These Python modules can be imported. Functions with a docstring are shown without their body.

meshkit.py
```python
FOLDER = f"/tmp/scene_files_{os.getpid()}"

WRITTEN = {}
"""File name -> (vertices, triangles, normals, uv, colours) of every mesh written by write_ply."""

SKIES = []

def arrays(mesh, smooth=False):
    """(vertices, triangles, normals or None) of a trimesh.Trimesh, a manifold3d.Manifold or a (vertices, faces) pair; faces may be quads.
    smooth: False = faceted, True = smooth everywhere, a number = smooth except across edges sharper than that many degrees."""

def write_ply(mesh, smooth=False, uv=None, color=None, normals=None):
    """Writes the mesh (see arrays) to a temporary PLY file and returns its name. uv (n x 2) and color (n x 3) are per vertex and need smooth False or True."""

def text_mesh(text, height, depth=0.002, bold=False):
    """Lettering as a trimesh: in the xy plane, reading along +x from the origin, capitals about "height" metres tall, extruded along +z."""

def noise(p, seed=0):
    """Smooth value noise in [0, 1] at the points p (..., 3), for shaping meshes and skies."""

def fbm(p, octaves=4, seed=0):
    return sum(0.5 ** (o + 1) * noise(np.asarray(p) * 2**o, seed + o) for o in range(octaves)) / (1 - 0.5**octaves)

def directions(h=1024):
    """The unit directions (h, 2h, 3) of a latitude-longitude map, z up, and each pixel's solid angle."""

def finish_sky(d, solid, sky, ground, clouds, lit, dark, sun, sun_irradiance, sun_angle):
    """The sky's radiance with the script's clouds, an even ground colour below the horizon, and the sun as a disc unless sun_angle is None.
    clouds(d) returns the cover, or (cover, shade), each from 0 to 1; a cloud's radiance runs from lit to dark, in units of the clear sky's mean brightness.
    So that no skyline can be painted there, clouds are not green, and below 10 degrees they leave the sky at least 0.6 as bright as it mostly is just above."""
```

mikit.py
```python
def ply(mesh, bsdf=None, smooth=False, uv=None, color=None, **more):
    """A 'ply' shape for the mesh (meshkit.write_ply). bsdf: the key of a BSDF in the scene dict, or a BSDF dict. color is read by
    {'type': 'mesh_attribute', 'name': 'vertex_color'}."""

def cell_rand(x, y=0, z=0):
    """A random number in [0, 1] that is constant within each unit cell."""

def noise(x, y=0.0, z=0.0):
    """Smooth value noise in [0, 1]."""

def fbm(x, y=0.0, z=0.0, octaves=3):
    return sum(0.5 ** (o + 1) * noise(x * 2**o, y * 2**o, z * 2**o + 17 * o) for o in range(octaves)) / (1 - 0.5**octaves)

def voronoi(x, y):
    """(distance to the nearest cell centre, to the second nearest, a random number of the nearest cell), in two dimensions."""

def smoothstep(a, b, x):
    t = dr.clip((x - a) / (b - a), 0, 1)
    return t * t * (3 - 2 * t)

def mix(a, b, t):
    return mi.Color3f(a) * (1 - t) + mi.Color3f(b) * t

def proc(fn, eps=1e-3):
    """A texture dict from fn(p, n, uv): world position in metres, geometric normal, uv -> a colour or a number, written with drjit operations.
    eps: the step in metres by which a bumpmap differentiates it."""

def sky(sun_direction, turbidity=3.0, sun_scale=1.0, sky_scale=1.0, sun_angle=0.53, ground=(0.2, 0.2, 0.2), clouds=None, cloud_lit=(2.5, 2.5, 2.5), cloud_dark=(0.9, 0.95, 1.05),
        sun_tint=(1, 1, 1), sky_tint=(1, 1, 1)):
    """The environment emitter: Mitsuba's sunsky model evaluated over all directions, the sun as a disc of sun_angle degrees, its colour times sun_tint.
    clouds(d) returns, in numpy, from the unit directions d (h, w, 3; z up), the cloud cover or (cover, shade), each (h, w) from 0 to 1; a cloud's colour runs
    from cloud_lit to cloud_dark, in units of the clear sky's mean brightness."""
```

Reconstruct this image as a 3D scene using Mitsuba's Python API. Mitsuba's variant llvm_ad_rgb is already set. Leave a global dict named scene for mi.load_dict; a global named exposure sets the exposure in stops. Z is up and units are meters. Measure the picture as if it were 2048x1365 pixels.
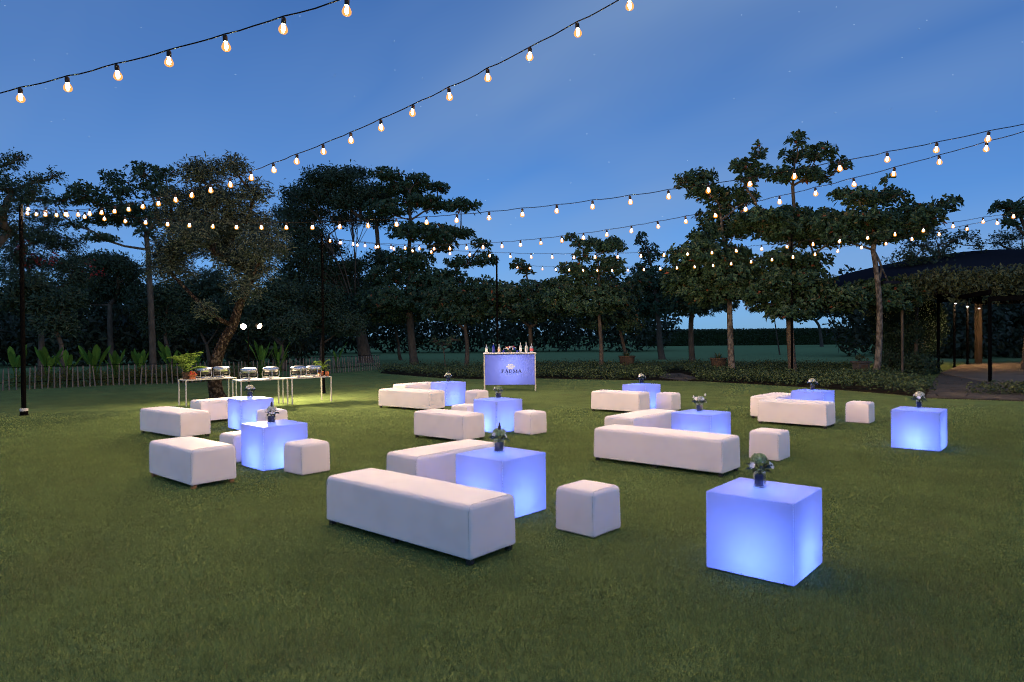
import math, numpy as np, trimesh, mitsuba as mi, drjit as dr, mikit, meshkit
import manifold3d as m3
from mikit import ply, proc, noise, fbm, mix, smoothstep, voronoi
from shapely.geometry import Polygon, Point, box as sbox
from shapely.ops import unary_union

T = mi.ScalarTransform4f
scene, labels = {'type': 'scene'}, {}

# ------------------------------------------------------------------ camera, sky, exposure
EYE = np.array([0.0, 0.0, 1.75])
FPX, PITCH, ROLL = 1369.0, math.radians(.4776), math.radians(-.4947)
FW = np.array([0, math.cos(PITCH), -math.sin(PITCH)])
UP0 = np.array([0, math.sin(PITCH), math.cos(PITCH)])
RT = math.cos(ROLL) * np.array([1, 0, 0.]) + math.sin(ROLL) * UP0
UP = -math.sin(ROLL) * np.array([1, 0, 0.]) + math.cos(ROLL) * UP0
scene['camera'] = {'type': 'perspective', 'fov': math.degrees(2 * math.atan(1024 / FPX)), 'fov_axis': 'x', 'near_clip': .05, 'far_clip': 3000.,
                   'to_world': T().look_at(origin=EYE.tolist(), target=(EYE + FW).tolist(), up=UP.tolist())}
exposure = 0.0


def clouds(d):
    z = np.maximum(d[..., 2], .02)
    x, y = d[..., 0] / (z + .35), d[..., 1] / (z + .35)
    cs, sn = math.cos(-.8), math.sin(-.8)
    u, v = x * cs + y * sn, -x * sn + y * cs

    def layer(ou, ov, s1, s2):
        n = meshkit.fbm(np.stack([u * .7 + ou, v * 2.2 + ov, 0 * u], -1), 4, seed=s1)
        q = meshkit.fbm(np.stack([u * .55 + ov, v * .8 + ou, 0 * u + 1], -1), 3, seed=s2)
        return np.clip((n - .40) * 3, 0, 1) * np.clip((q - .30) * 3, 0, 1)
    c = np.maximum(np.maximum(layer(2.571, 9.986, 14, 51), .9 * layer(6.539, 19.746, 11, 48)), .55 * layer(16.100, 16.159, 8, 45))
    return .78 * c, 0 * c


scene['sky'] = mikit.sky((0, -1, .75), turbidity=2.5, sun_scale=0.0, sky_scale=1.0, ground=(.05, .07, .03), clouds=clouds,
                         cloud_lit=(1.15, 1.75, 2.75), cloud_dark=(.5, .95, 1.9), sky_tint=(1.38, 2.36, 3.95))
scene['sky']['sampling_weight'] = 170.
BULB_L, TABLE_L, FLOOD_L, PERGOLA_L = 1250., 31., 8000., 1900.
WARM = np.array([1., .62, .30])
CORE = np.array([1., .81, .68])

# ------------------------------------------------------------------ helpers
rng = np.random.default_rng(7)


def at(px, py, d):
    """The point seen at pixel (px, py) of the 2048 x 1365 photograph, d metres ahead."""
    r = FW + RT * (px - 1024) / FPX - UP * (py - 682.5) / FPX
    return EYE + r * (d / r[1])


def on(px, py, z=0.0):
    r = FW + RT * (px - 1024) / FPX - UP * (py - 682.5) / FPX
    return EYE + r * ((z - EYE[2]) / r[2])


used = {}


def numbered(name):
    used[name] = used.get(name, 0) + 1
    return name if used[name] == 1 else f'{name}_{used[name] - 1:03d}'


def thing(name, label, cat, group=None):
    key = numbered(name)
    labels[key] = {'label': label, 'category': cat}
    if group:
        labels[key]['group'] = group
    return key


def put(parent, part, shape, label=None, kind=None):
    key = numbered(parent + '__' + part) if parent else part
    scene[key] = shape
    if label or kind:
        labels[key] = {k: v for k, v in (('label', label), ('kind', kind)) if v}
    return key


def solo(name, shape, label, cat, group=None):
    key = thing(name, label, cat, group)
    scene[key] = shape
    return key


def cat(ms):
    return trimesh.util.concatenate(ms)


def moved(s, m):
    return {**s, 'to_world': m}


def pose(x, y, z=0, deg=0, s=1.0):
    return T().translate([float(x), float(y), float(z)]).rotate([0, 0, 1], float(deg)).scale(s)


def boxm(w, d, h, c=(0, 0, 0), rot=0):
    b = trimesh.creation.box((w, d, h))
    if rot:
        b.apply_transform(trimesh.transformations.rotation_matrix(rot, [0, 0, 1]))
    b.apply_translation(c)
    return b


def bevel(w, d, h, r=.004, c=(0, 0, 0)):
    """A box with chamfered edges, centred in x and y, its bottom at z = 0, then moved by c."""
    pts = []
    for i in (-1, 1):
        for j in (-1, 1):
            for k in (0, 1):
                x, y, z = i * w / 2, j * d / 2, k * h
                zz = z - r * (2 * k - 1)
                pts += [(x - i * r, y - j * r, z), (x, y - j * r, zz), (x - i * r, y, zz)]
    m = trimesh.convex.convex_hull(np.array(pts))
    m.apply_translation(c)
    return m


def ball(r, c, seg=16):
    return m3.Manifold.sphere(r, seg).translate([float(v) for v in c])


def hull(parts):
    return m3.Manifold.batch_hull(parts)


def tm(man):
    m = man.to_mesh()
    return trimesh.Trimesh(np.array(m.vert_properties)[:, :3], np.array(m.tri_verts), process=False)


def tube(pts, rad, sides=8, cap=True):
    p = np.asarray(pts, float)
    n = len(p)
    r = np.broadcast_to(np.asarray(rad, float), (n,))
    t = np.gradient(p, axis=0)
    t /= np.linalg.norm(t, axis=1, keepdims=True) + 1e-12
    ref = np.array([0, 0, 1.]) if abs(t[:, 2]).mean() < .8 else np.array([1., 0, 0])
    a = np.cross(t, ref)
    a /= np.linalg.norm(a, axis=1, keepdims=True) + 1e-12
    b = np.cross(t, a)
    ang = np.arange(sides) * 2 * np.pi / sides
    v = p[:, None] + r[:, None, None] * (np.cos(ang)[None, :, None] * a[:, None] + np.sin(ang)[None, :, None] * b[:, None])
    i, j = np.meshgrid(np.arange(n - 1), np.arange(sides), indexing='ij')
    q = np.stack([i * sides + j, i * sides + (j + 1) % sides, (i + 1) * sides + (j + 1) % sides, (i + 1) * sides + j], -1).reshape(-1, 4)
    f = np.vstack([q[:, [0, 2, 1]], q[:, [0, 3, 2]]])
    v = v.reshape(-1, 3)
    if cap:
        v = np.vstack([v, p[:1], p[-1:]])
        e = np.arange(sides)
        k = (n - 1) * sides
        f = np.vstack([f, np.stack([e * 0 + n * sides, e, (e + 1) % sides], 1), np.stack([e * 0 + n * sides + 1, k + (e + 1) % sides, k + e], 1)])
    m = trimesh.Trimesh(v, f, process=False)
    w = m.vertices[m.faces] - p.mean(0)
    if (np.cross(w[:, 0], w[:, 1]) * w[:, 2]).sum() < 0:
        m.invert()
    return m


def bez(a, b, c, n=7):
    t = np.linspace(0, 1, n)[:, None]
    return (1 - t) ** 2 * np.asarray(a) + 2 * t * (1 - t) * np.asarray(b) + t * t * np.asarray(c)


def lathe(prof, n=20, flip=None):
    """Surface of revolution of (radius, z) points."""
    p = np.array(prof, float)
    ang = np.arange(n) * 2 * np.pi / n
    v = np.stack([p[:, None, 0] * np.cos(ang), p[:, None, 0] * np.sin(ang), np.broadcast_to(p[:, None, 1], (len(p), n))], -1).reshape(-1, 3)
    i, j = np.meshgrid(np.arange(len(p) - 1), np.arange(n), indexing='ij')
    q = np.stack([i * n + j, i * n + (j + 1) % n, (i + 1) * n + (j + 1) % n, (i + 1) * n + j], -1).reshape(-1, 4)
    f = np.vstack([q[:, [0, 1, 2]], q[:, [0, 2, 3]]])
    m = trimesh.Trimesh(v, f, process=False)
    area = np.linalg.norm(np.cross(v[f[:, 1]] - v[f[:, 0]], v[f[:, 2]] - v[f[:, 0]]), axis=1)
    m.update_faces(area > 1e-12)
    w = m.vertices[m.faces]
    if flip is None and (np.cross(w[:, 0], w[:, 1]) * w[:, 2]).sum() < 0 or flip:
        m.invert()
    return m


def leaves(P, D, N, L, W, col, fold=.25, droop=0.0):
    """Kite-shaped folded leaves: base P, direction D, rough normal N, lengths L, widths W, a colour each -> (mesh, vertex colours)."""
    D = D / (np.linalg.norm(D, axis=1, keepdims=True) + 1e-9)
    S = np.cross(D, N)
    S /= np.linalg.norm(S, axis=1, keepdims=True) + 1e-9
    U = np.cross(S, D)
    L, W = L[:, None], W[:, None]
    mid = P + D * L * .62
    v = np.stack([P, mid + S * W / 2 + U * W * fold, P + D * L - np.array([0, 0, 1]) * L * droop, mid - S * W / 2 + U * W * fold], 1)
    n = len(P)
    k = np.arange(n)[:, None] * 4
    f = np.vstack([k + [0, 1, 2], k + [0, 2, 3]])
    return (v.reshape(-1, 3), f), np.repeat(col, 4, axis=0)


def unit(n, r):
    v = r.normal(size=(n, 3))
    return v / np.linalg.norm(v, axis=1, keepdims=True)


# ------------------------------------------------------------------ materials
def pbr(name, col, rough=.5, two=False, **k):
    b = {'type': 'principled', 'base_color': {'type': 'rgb', 'value': list(col)} if not isinstance(col, dict) else col, 'roughness': rough, **k}
    scene[name] = {'type': 'twosided', 'material': b} if two else b


VC = {'type': 'mesh_attribute', 'name': 'vertex_color'}
pbr('leaf_material', VC, .55, True, specular=.35)
scene['thin_leaf_material'] = {'type': 'principledthin', 'base_color': VC, 'roughness': .45, 'diff_trans': .7, 'eta': 1.35}
scene['grass_material'] = {'type': 'principledthin', 'base_color': VC, 'roughness': .6, 'diff_trans': .8, 'eta': 1.3}


def lawn_color(p, n, uv):
    a = fbm(p.x * .35, p.y * .35, 3.0, 3)
    b = fbm(p.x * 3.1, p.y * 3.1, 1.0, 3)
    c = noise(p.x * 34, p.y * 34)
    g = mix((.080, .122, .047), (.136, .198, .074), smoothstep(.25, .75, a * .45 + b * .35 + c * .2))
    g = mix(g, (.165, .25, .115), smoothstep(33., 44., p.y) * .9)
    return mix(g, (.115, .130, .06), smoothstep(.62, .85, fbm(p.x * 1.3 + 9, p.y * 1.3, 5.0, 3)) * .35)


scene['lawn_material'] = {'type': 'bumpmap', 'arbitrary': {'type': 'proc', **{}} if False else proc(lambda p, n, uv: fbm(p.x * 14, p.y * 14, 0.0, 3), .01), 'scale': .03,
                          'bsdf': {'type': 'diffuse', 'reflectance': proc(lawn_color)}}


def leather(p, n, uv):
    a = fbm(p.x * 5, p.y * 5, p.z * 5, 3)
    return mix((.83, .765, .785), (.785, .72, .74), smoothstep(.45, .85, a))


scene['leather'] = {'type': 'bumpmap', 'arbitrary': proc(lambda p, n, uv: fbm(p.x * 60, p.y * 60, p.z * 60, 2) * .4 + fbm(p.x * 9, p.y * 9, p.z * 9, 2), .004), 'scale': .0010,
                    'bsdf': {'type': 'principled', 'base_color': proc(leather), 'roughness': .52, 'specular': .4}}
pbr('seam_material', (.52, .49, .50), .6)
pbr('foot_wood', (.30, .14, .06), .5)
pbr('foot_black', (.02, .02, .02), .5)
scene['black_metal'] = {'type': 'diffuse', 'reflectance': {'type': 'rgb', 'value': [.0035, .0035, .004]}}
pbr('cable_material', (.014, .013, .012), .8, specular=.15)
pbr('socket_material', (.05, .03, .02), .7, specular=.2)
scene['bulb_glass'] = {'type': 'thindielectric', 'int_ior': 1.3, 'specular_transmittance': {'type': 'rgb', 'value': [1., .76, .42]}}
pbr('bulb_material', (.7, .6, .45), .2)
scene['shell_plastic'] = {'type': 'blendbsdf', 'weight': .08, 'first': {'type': 'principledthin', 'base_color': {'type': 'rgb', 'value': [.43, .48, .73]}, 'roughness': .7, 'diff_trans': 1.55, 'eta': 1.5},
                          'second': {'type': 'roughconductor', 'alpha': .12, 'material': 'none'}}
pbr('lamp_material', (.8, .8, .8), .5)
pbr('chrome', (.78, .77, .76), .27, metallic=1.0)
pbr('steel', (.46, .46, .445), .75, specular=.15)
pbr('brushed_top', (.45, .46, .46), .35, metallic=.3)
pbr('dark_pan', (.03, .03, .035), .25)
pbr('white_paint', (.78, .77, .78), .75, specular=.15)
scene['blue_acrylic'] = {'type': 'principledthin', 'base_color': {'type': 'rgb', 'value': [.27, .35, .93]}, 'roughness': .7, 'diff_trans': 1.2, 'eta': 1.49}
scene['white_acrylic'] = {'type': 'principledthin', 'base_color': {'type': 'rgb', 'value': [.60, .58, .57]}, 'roughness': .7, 'diff_trans': 1.2, 'eta': 1.49}
pbr('ink', (.02, .02, .05), .8, specular=.1)
scene['clear_glass'] = {'type': 'dielectric', 'int_ior': 1.5}
scene['thin_glass'] = {'type': 'thindielectric', 'int_ior': 1.5}
pbr('blue_lining', (.025, .03, .13), .3)
pbr('hydrangea', VC, .7, True)
pbr('petal', (.78, .76, .80), .6, True)
pbr('terracotta', (.42, .13, .045), .7)
pbr('fruit_red', (.45, .04, .015), .35)
pbr('fruit_orange', (.55, .17, .02), .35)


def bark_color(p, n, uv):
    return mix((.055, .042, .032), (.16, .13, .10), fbm(p.x * 9, p.y * 9, p.z * 3.5, 4))


scene['bark'] = {'type': 'bumpmap', 'arbitrary': proc(lambda p, n, uv: fbm(p.x * 16, p.y * 16, p.z * 6, 3), .01), 'scale': .05, 'bsdf': {'type': 'diffuse', 'reflectance': proc(bark_color)}}
scene['rough_bark'] = {'type': 'bumpmap', 'arbitrary': proc(lambda p, n, uv: fbm(p.x * 14, p.y * 14, p.z * 9, 4), .01), 'scale': .16, 'bsdf': {'type': 'diffuse', 'reflectance': proc(lambda p, n, uv: mix((.018, .014, .012), (.10, .085, .07), smoothstep(.45, .75, fbm(p.x * 22, p.y * 22, p.z * 14, 3))))}}
scene['pale_bark'] = {'type': 'diffuse', 'reflectance': proc(lambda p, n, uv: mix((.065, .054, .045), (.20, .175, .145), smoothstep(.3, .7, fbm(p.x * 12, p.y * 12, p.z * 7, 3))))}
scene['stake_wood'] = {'type': 'diffuse', 'reflectance': proc(lambda p, n, uv: mix((.10, .088, .08), (.23, .205, .19), fbm(p.x * 21, p.y * 21, p.z * 4, 3)))}
scene['soil'] = {'type': 'diffuse', 'reflectance': proc(lambda p, n, uv: mix((.012, .010, .007), (.04, .033, .024), fbm(p.x * 4, p.y * 4, 0.0, 3)))}


def stone(p, n, uv):
    f, s, w = voronoi(p.x * 1.6, p.y * 1.6)
    c = mix((.06, .055, .05), (.13, .12, .105), w * .6 + fbm(p.x * 5, p.y * 5, 0.0, 3) * .4)
    return mix((.025, .024, .02), c, smoothstep(.02, .09, s - f))


scene['paving'] = {'type': 'diffuse', 'reflectance': proc(stone)}
scene['floor_boards'] = {'type': 'diffuse', 'reflectance': proc(lambda p, n, uv: mix((.13, .108, .085), (.24, .20, .16), fbm(p.x * 2, p.y * 2, 0.0, 3)))}
scene['dark_timber'] = {'type': 'diffuse', 'reflectance': proc(lambda p, n, uv: mix((.03, .022, .016), (.06, .045, .032), noise(p.x * 30, p.y * 30, p.z * 2)))}
scene['roof_black'] = {'type': 'diffuse', 'reflectance': {'type': 'rgb', 'value': [.018, .02, .028]}}
scene['pot_clay'] = {'type': 'diffuse', 'reflectance': proc(lambda p, n, uv: mix((.05, .035, .025), (.12, .085, .06), fbm(p.x * 6, p.y * 6, p.z * 6, 3)))}
scene['pedestal_stone'] = {'type': 'diffuse', 'reflectance': proc(lambda p, n, uv: mix((.05, .047, .045), (.11, .10, .095), fbm(p.x * 8, p.y * 8, p.z * 8, 3)))}


def glow(rgb, weight=1.0):
    return {'type': 'area', 'sampling_weight': weight, 'radiance': {'type': 'rgb', 'value': [float(v) for v in rgb]}}


# ------------------------------------------------------------------ the ground
g = np.concatenate([np.linspace(-500, -60, 12), np.linspace(-55, 55, 23), np.linspace(60, 500, 12)])
gx, gy = np.meshgrid(g, np.concatenate([np.linspace(-60, 60, 25), np.linspace(70, 900, 20)]))
nr, nc = gx.shape
i, j = np.meshgrid(np.arange(nr - 1), np.arange(nc - 1), indexing='ij')
q = np.stack([i * nc + j, i * nc + j + 1, (i + 1) * nc + j + 1, (i + 1) * nc + j], -1).reshape(-1, 4)
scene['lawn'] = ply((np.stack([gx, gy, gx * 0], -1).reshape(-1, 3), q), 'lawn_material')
labels['lawn'] = {'label': 'wide mown green lawn under the whole party', 'kind': 'structure'}


def sheet(name, pts, z, mat, label):
    poly = Polygon(pts)
    m = trimesh.creation.extrude_polygon(poly, .02, engine='earcut')
    m.apply_translation([0, 0, z - .02])
    scene[name] = ply(m, mat)
    labels[name] = {'label': label, 'kind': 'structure'}
    return poly


edge = [on(*p)[:2] for p in [(760, 747), (885, 757), (965, 759), (1060, 757), (1150, 759), (1290, 761), (1400, 763), (1510, 769), (1640, 777), (1760, 787), (1850, 795)]]
back = [on(*p)[:2] for p in [(1862, 770), (1700, 741), (1500, 735), (1300, 734), (1100, 736), (960, 738), (860, 738), (770, 738)]]
bed = sheet('planting_bed', edge + back, .006, 'soil', 'dark soil of the planting bed behind the lawn')
path = sheet('stone_path', [on(*p)[:2] for p in [(1850, 797), (2020, 802), (2300, 815), (2300, 778), (2010, 770), (1880, 748), (1862, 768)]], .012, 'soil', 'dark irregular stone path leading to the pergola')
pr = np.random.default_rng(41)
x0_, y0_, x1_, y1_ = path.bounds
scene['stone_material'] = {'type': 'diffuse', 'reflectance': proc(lambda p, n, uv: mix((.06, .055, .05), (.125, .115, .10), noise(p.x * 1.3, p.y * 1.3) * .5 + fbm(p.x * 6, p.y * 6, 0.0, 3) * .5))}
gs = .72
nx_, ny_ = int((x1_ - x0_) / gs) + 2, int((y1_ - y0_) / gs) + 2
jit = np.stack(np.meshgrid(np.arange(nx_ + 1), np.arange(ny_ + 1)), -1) * gs + [x0_ - .3, y0_ - .3] + pr.uniform(-.2, .2, (ny_ + 1, nx_ + 1, 2)) + (np.arange(ny_ + 1) % 2)[:, None, None] * [gs / 2, 0]
for i in range(ny_):
    for j in range(nx_):
        c4 = Polygon([jit[i, j], jit[i, j + 1], jit[i + 1, j + 1], jit[i + 1, j]])
        c4 = c4.buffer(-.03).buffer(.012, 2) if c4.is_valid else Polygon()
        c4 = c4.intersection(path.buffer(-.02))
        if c4.geom_type == 'Polygon' and c4.area > .06 and c4.centroid.x / c4.centroid.y < .80:
            m = trimesh.creation.extrude_polygon(c4.simplify(.01), .03, engine='earcut')
            m.apply_translation([0, 0, .006 + pr.uniform(0, .008)])
            put('stone_path', 'stone', ply(m, 'stone_material'))
floor = sheet('terrace', [on(*p)[:2] for p in [(1880, 749), (1990, 771), (2300, 779), (2300, 728), (2040, 727), (1925, 731)]], .06, 'floor_boards', 'brown lit floor under the pergola')
sheet('side_path', [on(*p)[:2] for p in [(1318, 756), (1372, 763), (1395, 757), (1360, 747), (1330, 748)]], .014, 'paving', 'small stone path crossing the planting bed')

# ------------------------------------------------------------------ lounge furniture
TABLES = [(-.121, 6.809, -42.2), (1.883, 5.122, -40.4), (-3.255, 9.335, -43.2), (-5.07, 13.24, -46.5), (-.27, 12.593, -46.9),
          (-1.628, 17.397, -46.7), (2.812, 10.208, -43.1), (3.015, 15.995, -44.2), (6.087, 13.867, -43.4), (6.157, 10.355, -40.6)]
TL = ['glowing blue cube table behind the long foreground bench', 'nearest glowing blue cube table, standing alone at the right foreground',
      'glowing blue cube table behind the shortest bench at front left', 'glowing blue cube table nearest to the leaning tree and steel buffet tables',
      'glowing blue cube table in the middle of the lawn, in front of the bar', 'glowing blue cube table farthest back, left of the bar',
      'glowing blue cube table half hidden by the long bench right of centre', 'glowing blue cube table right of the bar, between a bench and a stool',
      'glowing blue cube table behind the right-hand bench, only its top showing', 'glowing blue cube table standing alone at the far right of the seating']
TW, TH = .64, .58
shell = tm(hull([ball(.009, (x, y, z), 12) for x in (-TW / 2 + .009, TW / 2 - .009) for y in (-TW / 2 + .009, TW / 2 - .009) for z in (.018, TH - .009)]))
shell_s = ply(shell, 'shell_plastic', smooth=30)
lamp_m = lathe([(0, .035), (.07, .045), (.12, .085), (.135, .14), (.118, .195), (.065, .235), (0, .245)], 16)
BLUE = np.array([.19, .32, 1.0])
table_keys = []
for (x, y, a), lab in zip(TABLES, TL):
    k = thing('cube_table', lab, 'table', 'glowing blue cube tables')
    put(k, 'shell', moved(shell_s, pose(x, y, 0, a)))
    off = np.random.default_rng(int(abs(x * 100) + 3)).uniform(-.05, .05, 2) + [-.03, -.05]
    lm = {**ply(lamp_m, 'lamp_material'), 'emitter': glow(BLUE * TABLE_L, 8.0)}
    put(k, 'lamp', moved(lm, pose(x + off[0], y + off[1], 0, a)))
    put(k, 'base_plate', moved(ply(boxm(TW - .03, TW - .03, .006, (0, 0, .014)), 'foot_black'), pose(x, y, 0, a)))
    table_keys.append(k)


def cushion(w, d, h, z0, seed):
    r, rb, s = .042, .018, []
    for sx in (-1, 1):
        for sy in (-1, 1):
            s += [ball(r, (sx * (w / 2 - r), sy * (d / 2 - r), z0 + h - r), 16), ball(rb, (sx * (w / 2 - rb), sy * (d / 2 - rb), z0 + rb), 12),
                  ball(.026, (sx * (w / 2 - .025), sy * (d / 2 - .025), z0 + h * .55), 12)]
    m = hull(s).refine_to_length(.055)
    m = tm(m)
    v = m.vertices
    n = m.vertex_normals
    f = meshkit.fbm(v * 4.0 + seed * 7.7, 3, seed) - .5
    bul = np.cos(np.clip(np.abs(v[:, 0]) / (w / 2), 0, 1) * np.pi / 2) * np.cos(np.clip(np.abs(v[:, 1]) / (d / 2), 0, 1) * np.pi / 2)
    m.vertices = v + n * (f * .009)[:, None] + np.stack([v[:, 0] * 0, v[:, 1] * 0, bul * .012 * (v[:, 2] > z0 + h - .09)], 1)
    return m


def piping(w, d, z0, h):
    """Two sewn seams: each runs up, over and down near an end of the seat."""
    out = []
    for s in (-1, 1):
        x = s * (w / 2 - .003)
        ys = d / 2 - .012
        pts = [(x - s * .012, -ys - .010, z0 + .03), (x - s * .012, -ys - .011, z0 + h * .5), (x - s * .012, -ys - .009, z0 + h - .05), (x - s * .016, -ys + .012, z0 + h - .012), (x - s * .03, -ys + .045, z0 + h - .0005),
               (x - s * .032, 0, z0 + h + .0015), (x - s * .03, ys - .045, z0 + h - .0005), (x - s * .016, ys - .012, z0 + h - .012), (x - s * .012, ys + .009, z0 + h - .05), (x - s * .012, ys + .011, z0 + h * .5), (x - s * .012, ys + .010, z0 + .03)]
        out.append(tube(pts, .0023, 5))
    return out


def seat(name, label, catg, group, x, y, a, w, d, h, gap, seed, nfeet):
    k = thing(name, label, catg, group)
    p = pose(x, y, 0, a)
    put(k, 'cushion', moved(ply(cushion(w, d, h - gap, gap, seed), 'leather', smooth=55), p))
    for s in piping(w, d, gap, h - gap):
        put(k, 'seam', moved(ply(s, 'seam_material', smooth=60), p))
    if gap > .03:
        fm = bevel(.05, .05, gap + .012, .004)
        xs = np.linspace(-w / 2 + .045, w / 2 - .045, nfeet)
        for fx in (xs if w > d else np.linspace(-w / 2 + .045, w / 2 - .045, 2)):
            for fy in ((-d / 2 + .045, d / 2 - .045) if w > d else np.linspace(-d / 2 + .07, d / 2 - .07, nfeet)):
                m = fm.copy()
                m.apply_translation([fx, fy, 0])
                put(k, 'foot', moved(ply(m, 'foot_wood' if seed == 4 else 'foot_black'), p))
    return k


G = 'white padded benches on the lawn'
BEN = [  # x, y, yaw, w, d, label
    (-.863, 5.962, -40.4, 1.86, .542, 'long white leatherette bench in the foreground, largest of all'),
    (-.787, 7.938, -42.5, .542, 1.30, 'white bench lit blue on one side, directly behind the long foreground bench'),
    (-3.975, 8.453, -40.9, 1.205, .542, 'short white bench at front left with a wooden foot showing'),
    (-6.132, 12.398, -37.8, 1.535, .542, 'leftmost white bench, behind the short front-left bench'),
    (-6.105, 14.53, -43.3, .542, 1.25, 'white bench tinted violet behind the leftmost bench, in front of the buffet'),
    (-2.449, 16.52, -36.4, 1.72, .542, 'long white bench left of the bar, beside the lit strip of grass'),
    (-2.62, 18.76, -41.6, .542, 1.25, 'farthest white bench, only its top edge showing left of the bar'),
    (-1.087, 11.633, -38.5, 1.166, .542, 'white bench in the middle of the lawn, in front of a glowing table'),
    (2.003, 9.081, -40.3, 1.87, .542, 'long white bench right of centre with a bluish grey end'),
    (2.128, 11.169, -42.1, .542, 1.465, 'white bench glowing pale violet, behind the long bench right of centre'),
    (2.44, 15.50, -36.5, 1.22, .542, 'white bench at the back right of the bar, in front of a glowing table'),
    (5.381, 12.993, -40.7, 1.27, .542, 'right-hand white bench beside the stool nearest the planting bed'),
    (5.50, 14.33, -43.0, .542, 1.25, 'white bench mostly hidden behind the right-hand bench')]
for n, (x, y, a, w, d, lab) in enumerate(BEN):
    seat('bench', lab, 'bench', G, x, y, a, w, d, .46, .048, n + 2, 3 if max(w, d) > 1.6 else 2)
STO = [(.671, 6.137, -42.3, 'white cube stool right of the long foreground bench'), (-3.892, 9.765, -41.2, 'white cube stool lit violet, squeezed behind the front-left bench'),
       (-2.676, 8.877, -40.4, 'white cube stool right of the front-left glowing table'), (-4.514, 12.832, -45.1, 'white cube stool half hidden behind the front-left flower vase'),
       (-.885, 16.962, -42.0, 'white cube stool just left of the bar, right of the farthest table'), (-.915, 13.418, -36.3, 'white cube stool mostly hidden left of the middle glowing table'),
       (.313, 12.202, -43.0, 'white cube stool right of the middle glowing table, below the bar'), (3.588, 15.764, -41.5, 'white cube stool beside the glowing table right of the bar'),
       (3.589, 9.564, -41.8, 'white cube stool right of the long bench, behind the nearest flowers'), (6.763, 13.31, -41.1, 'rightmost white cube stool, beside the right-hand bench')]
for n, (x, y, a, lab) in enumerate(STO):
    seat('stool', lab, 'stool', 'white cube stools', x, y, a, .425, .425, .395, .008, n + 20, 2)

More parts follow.
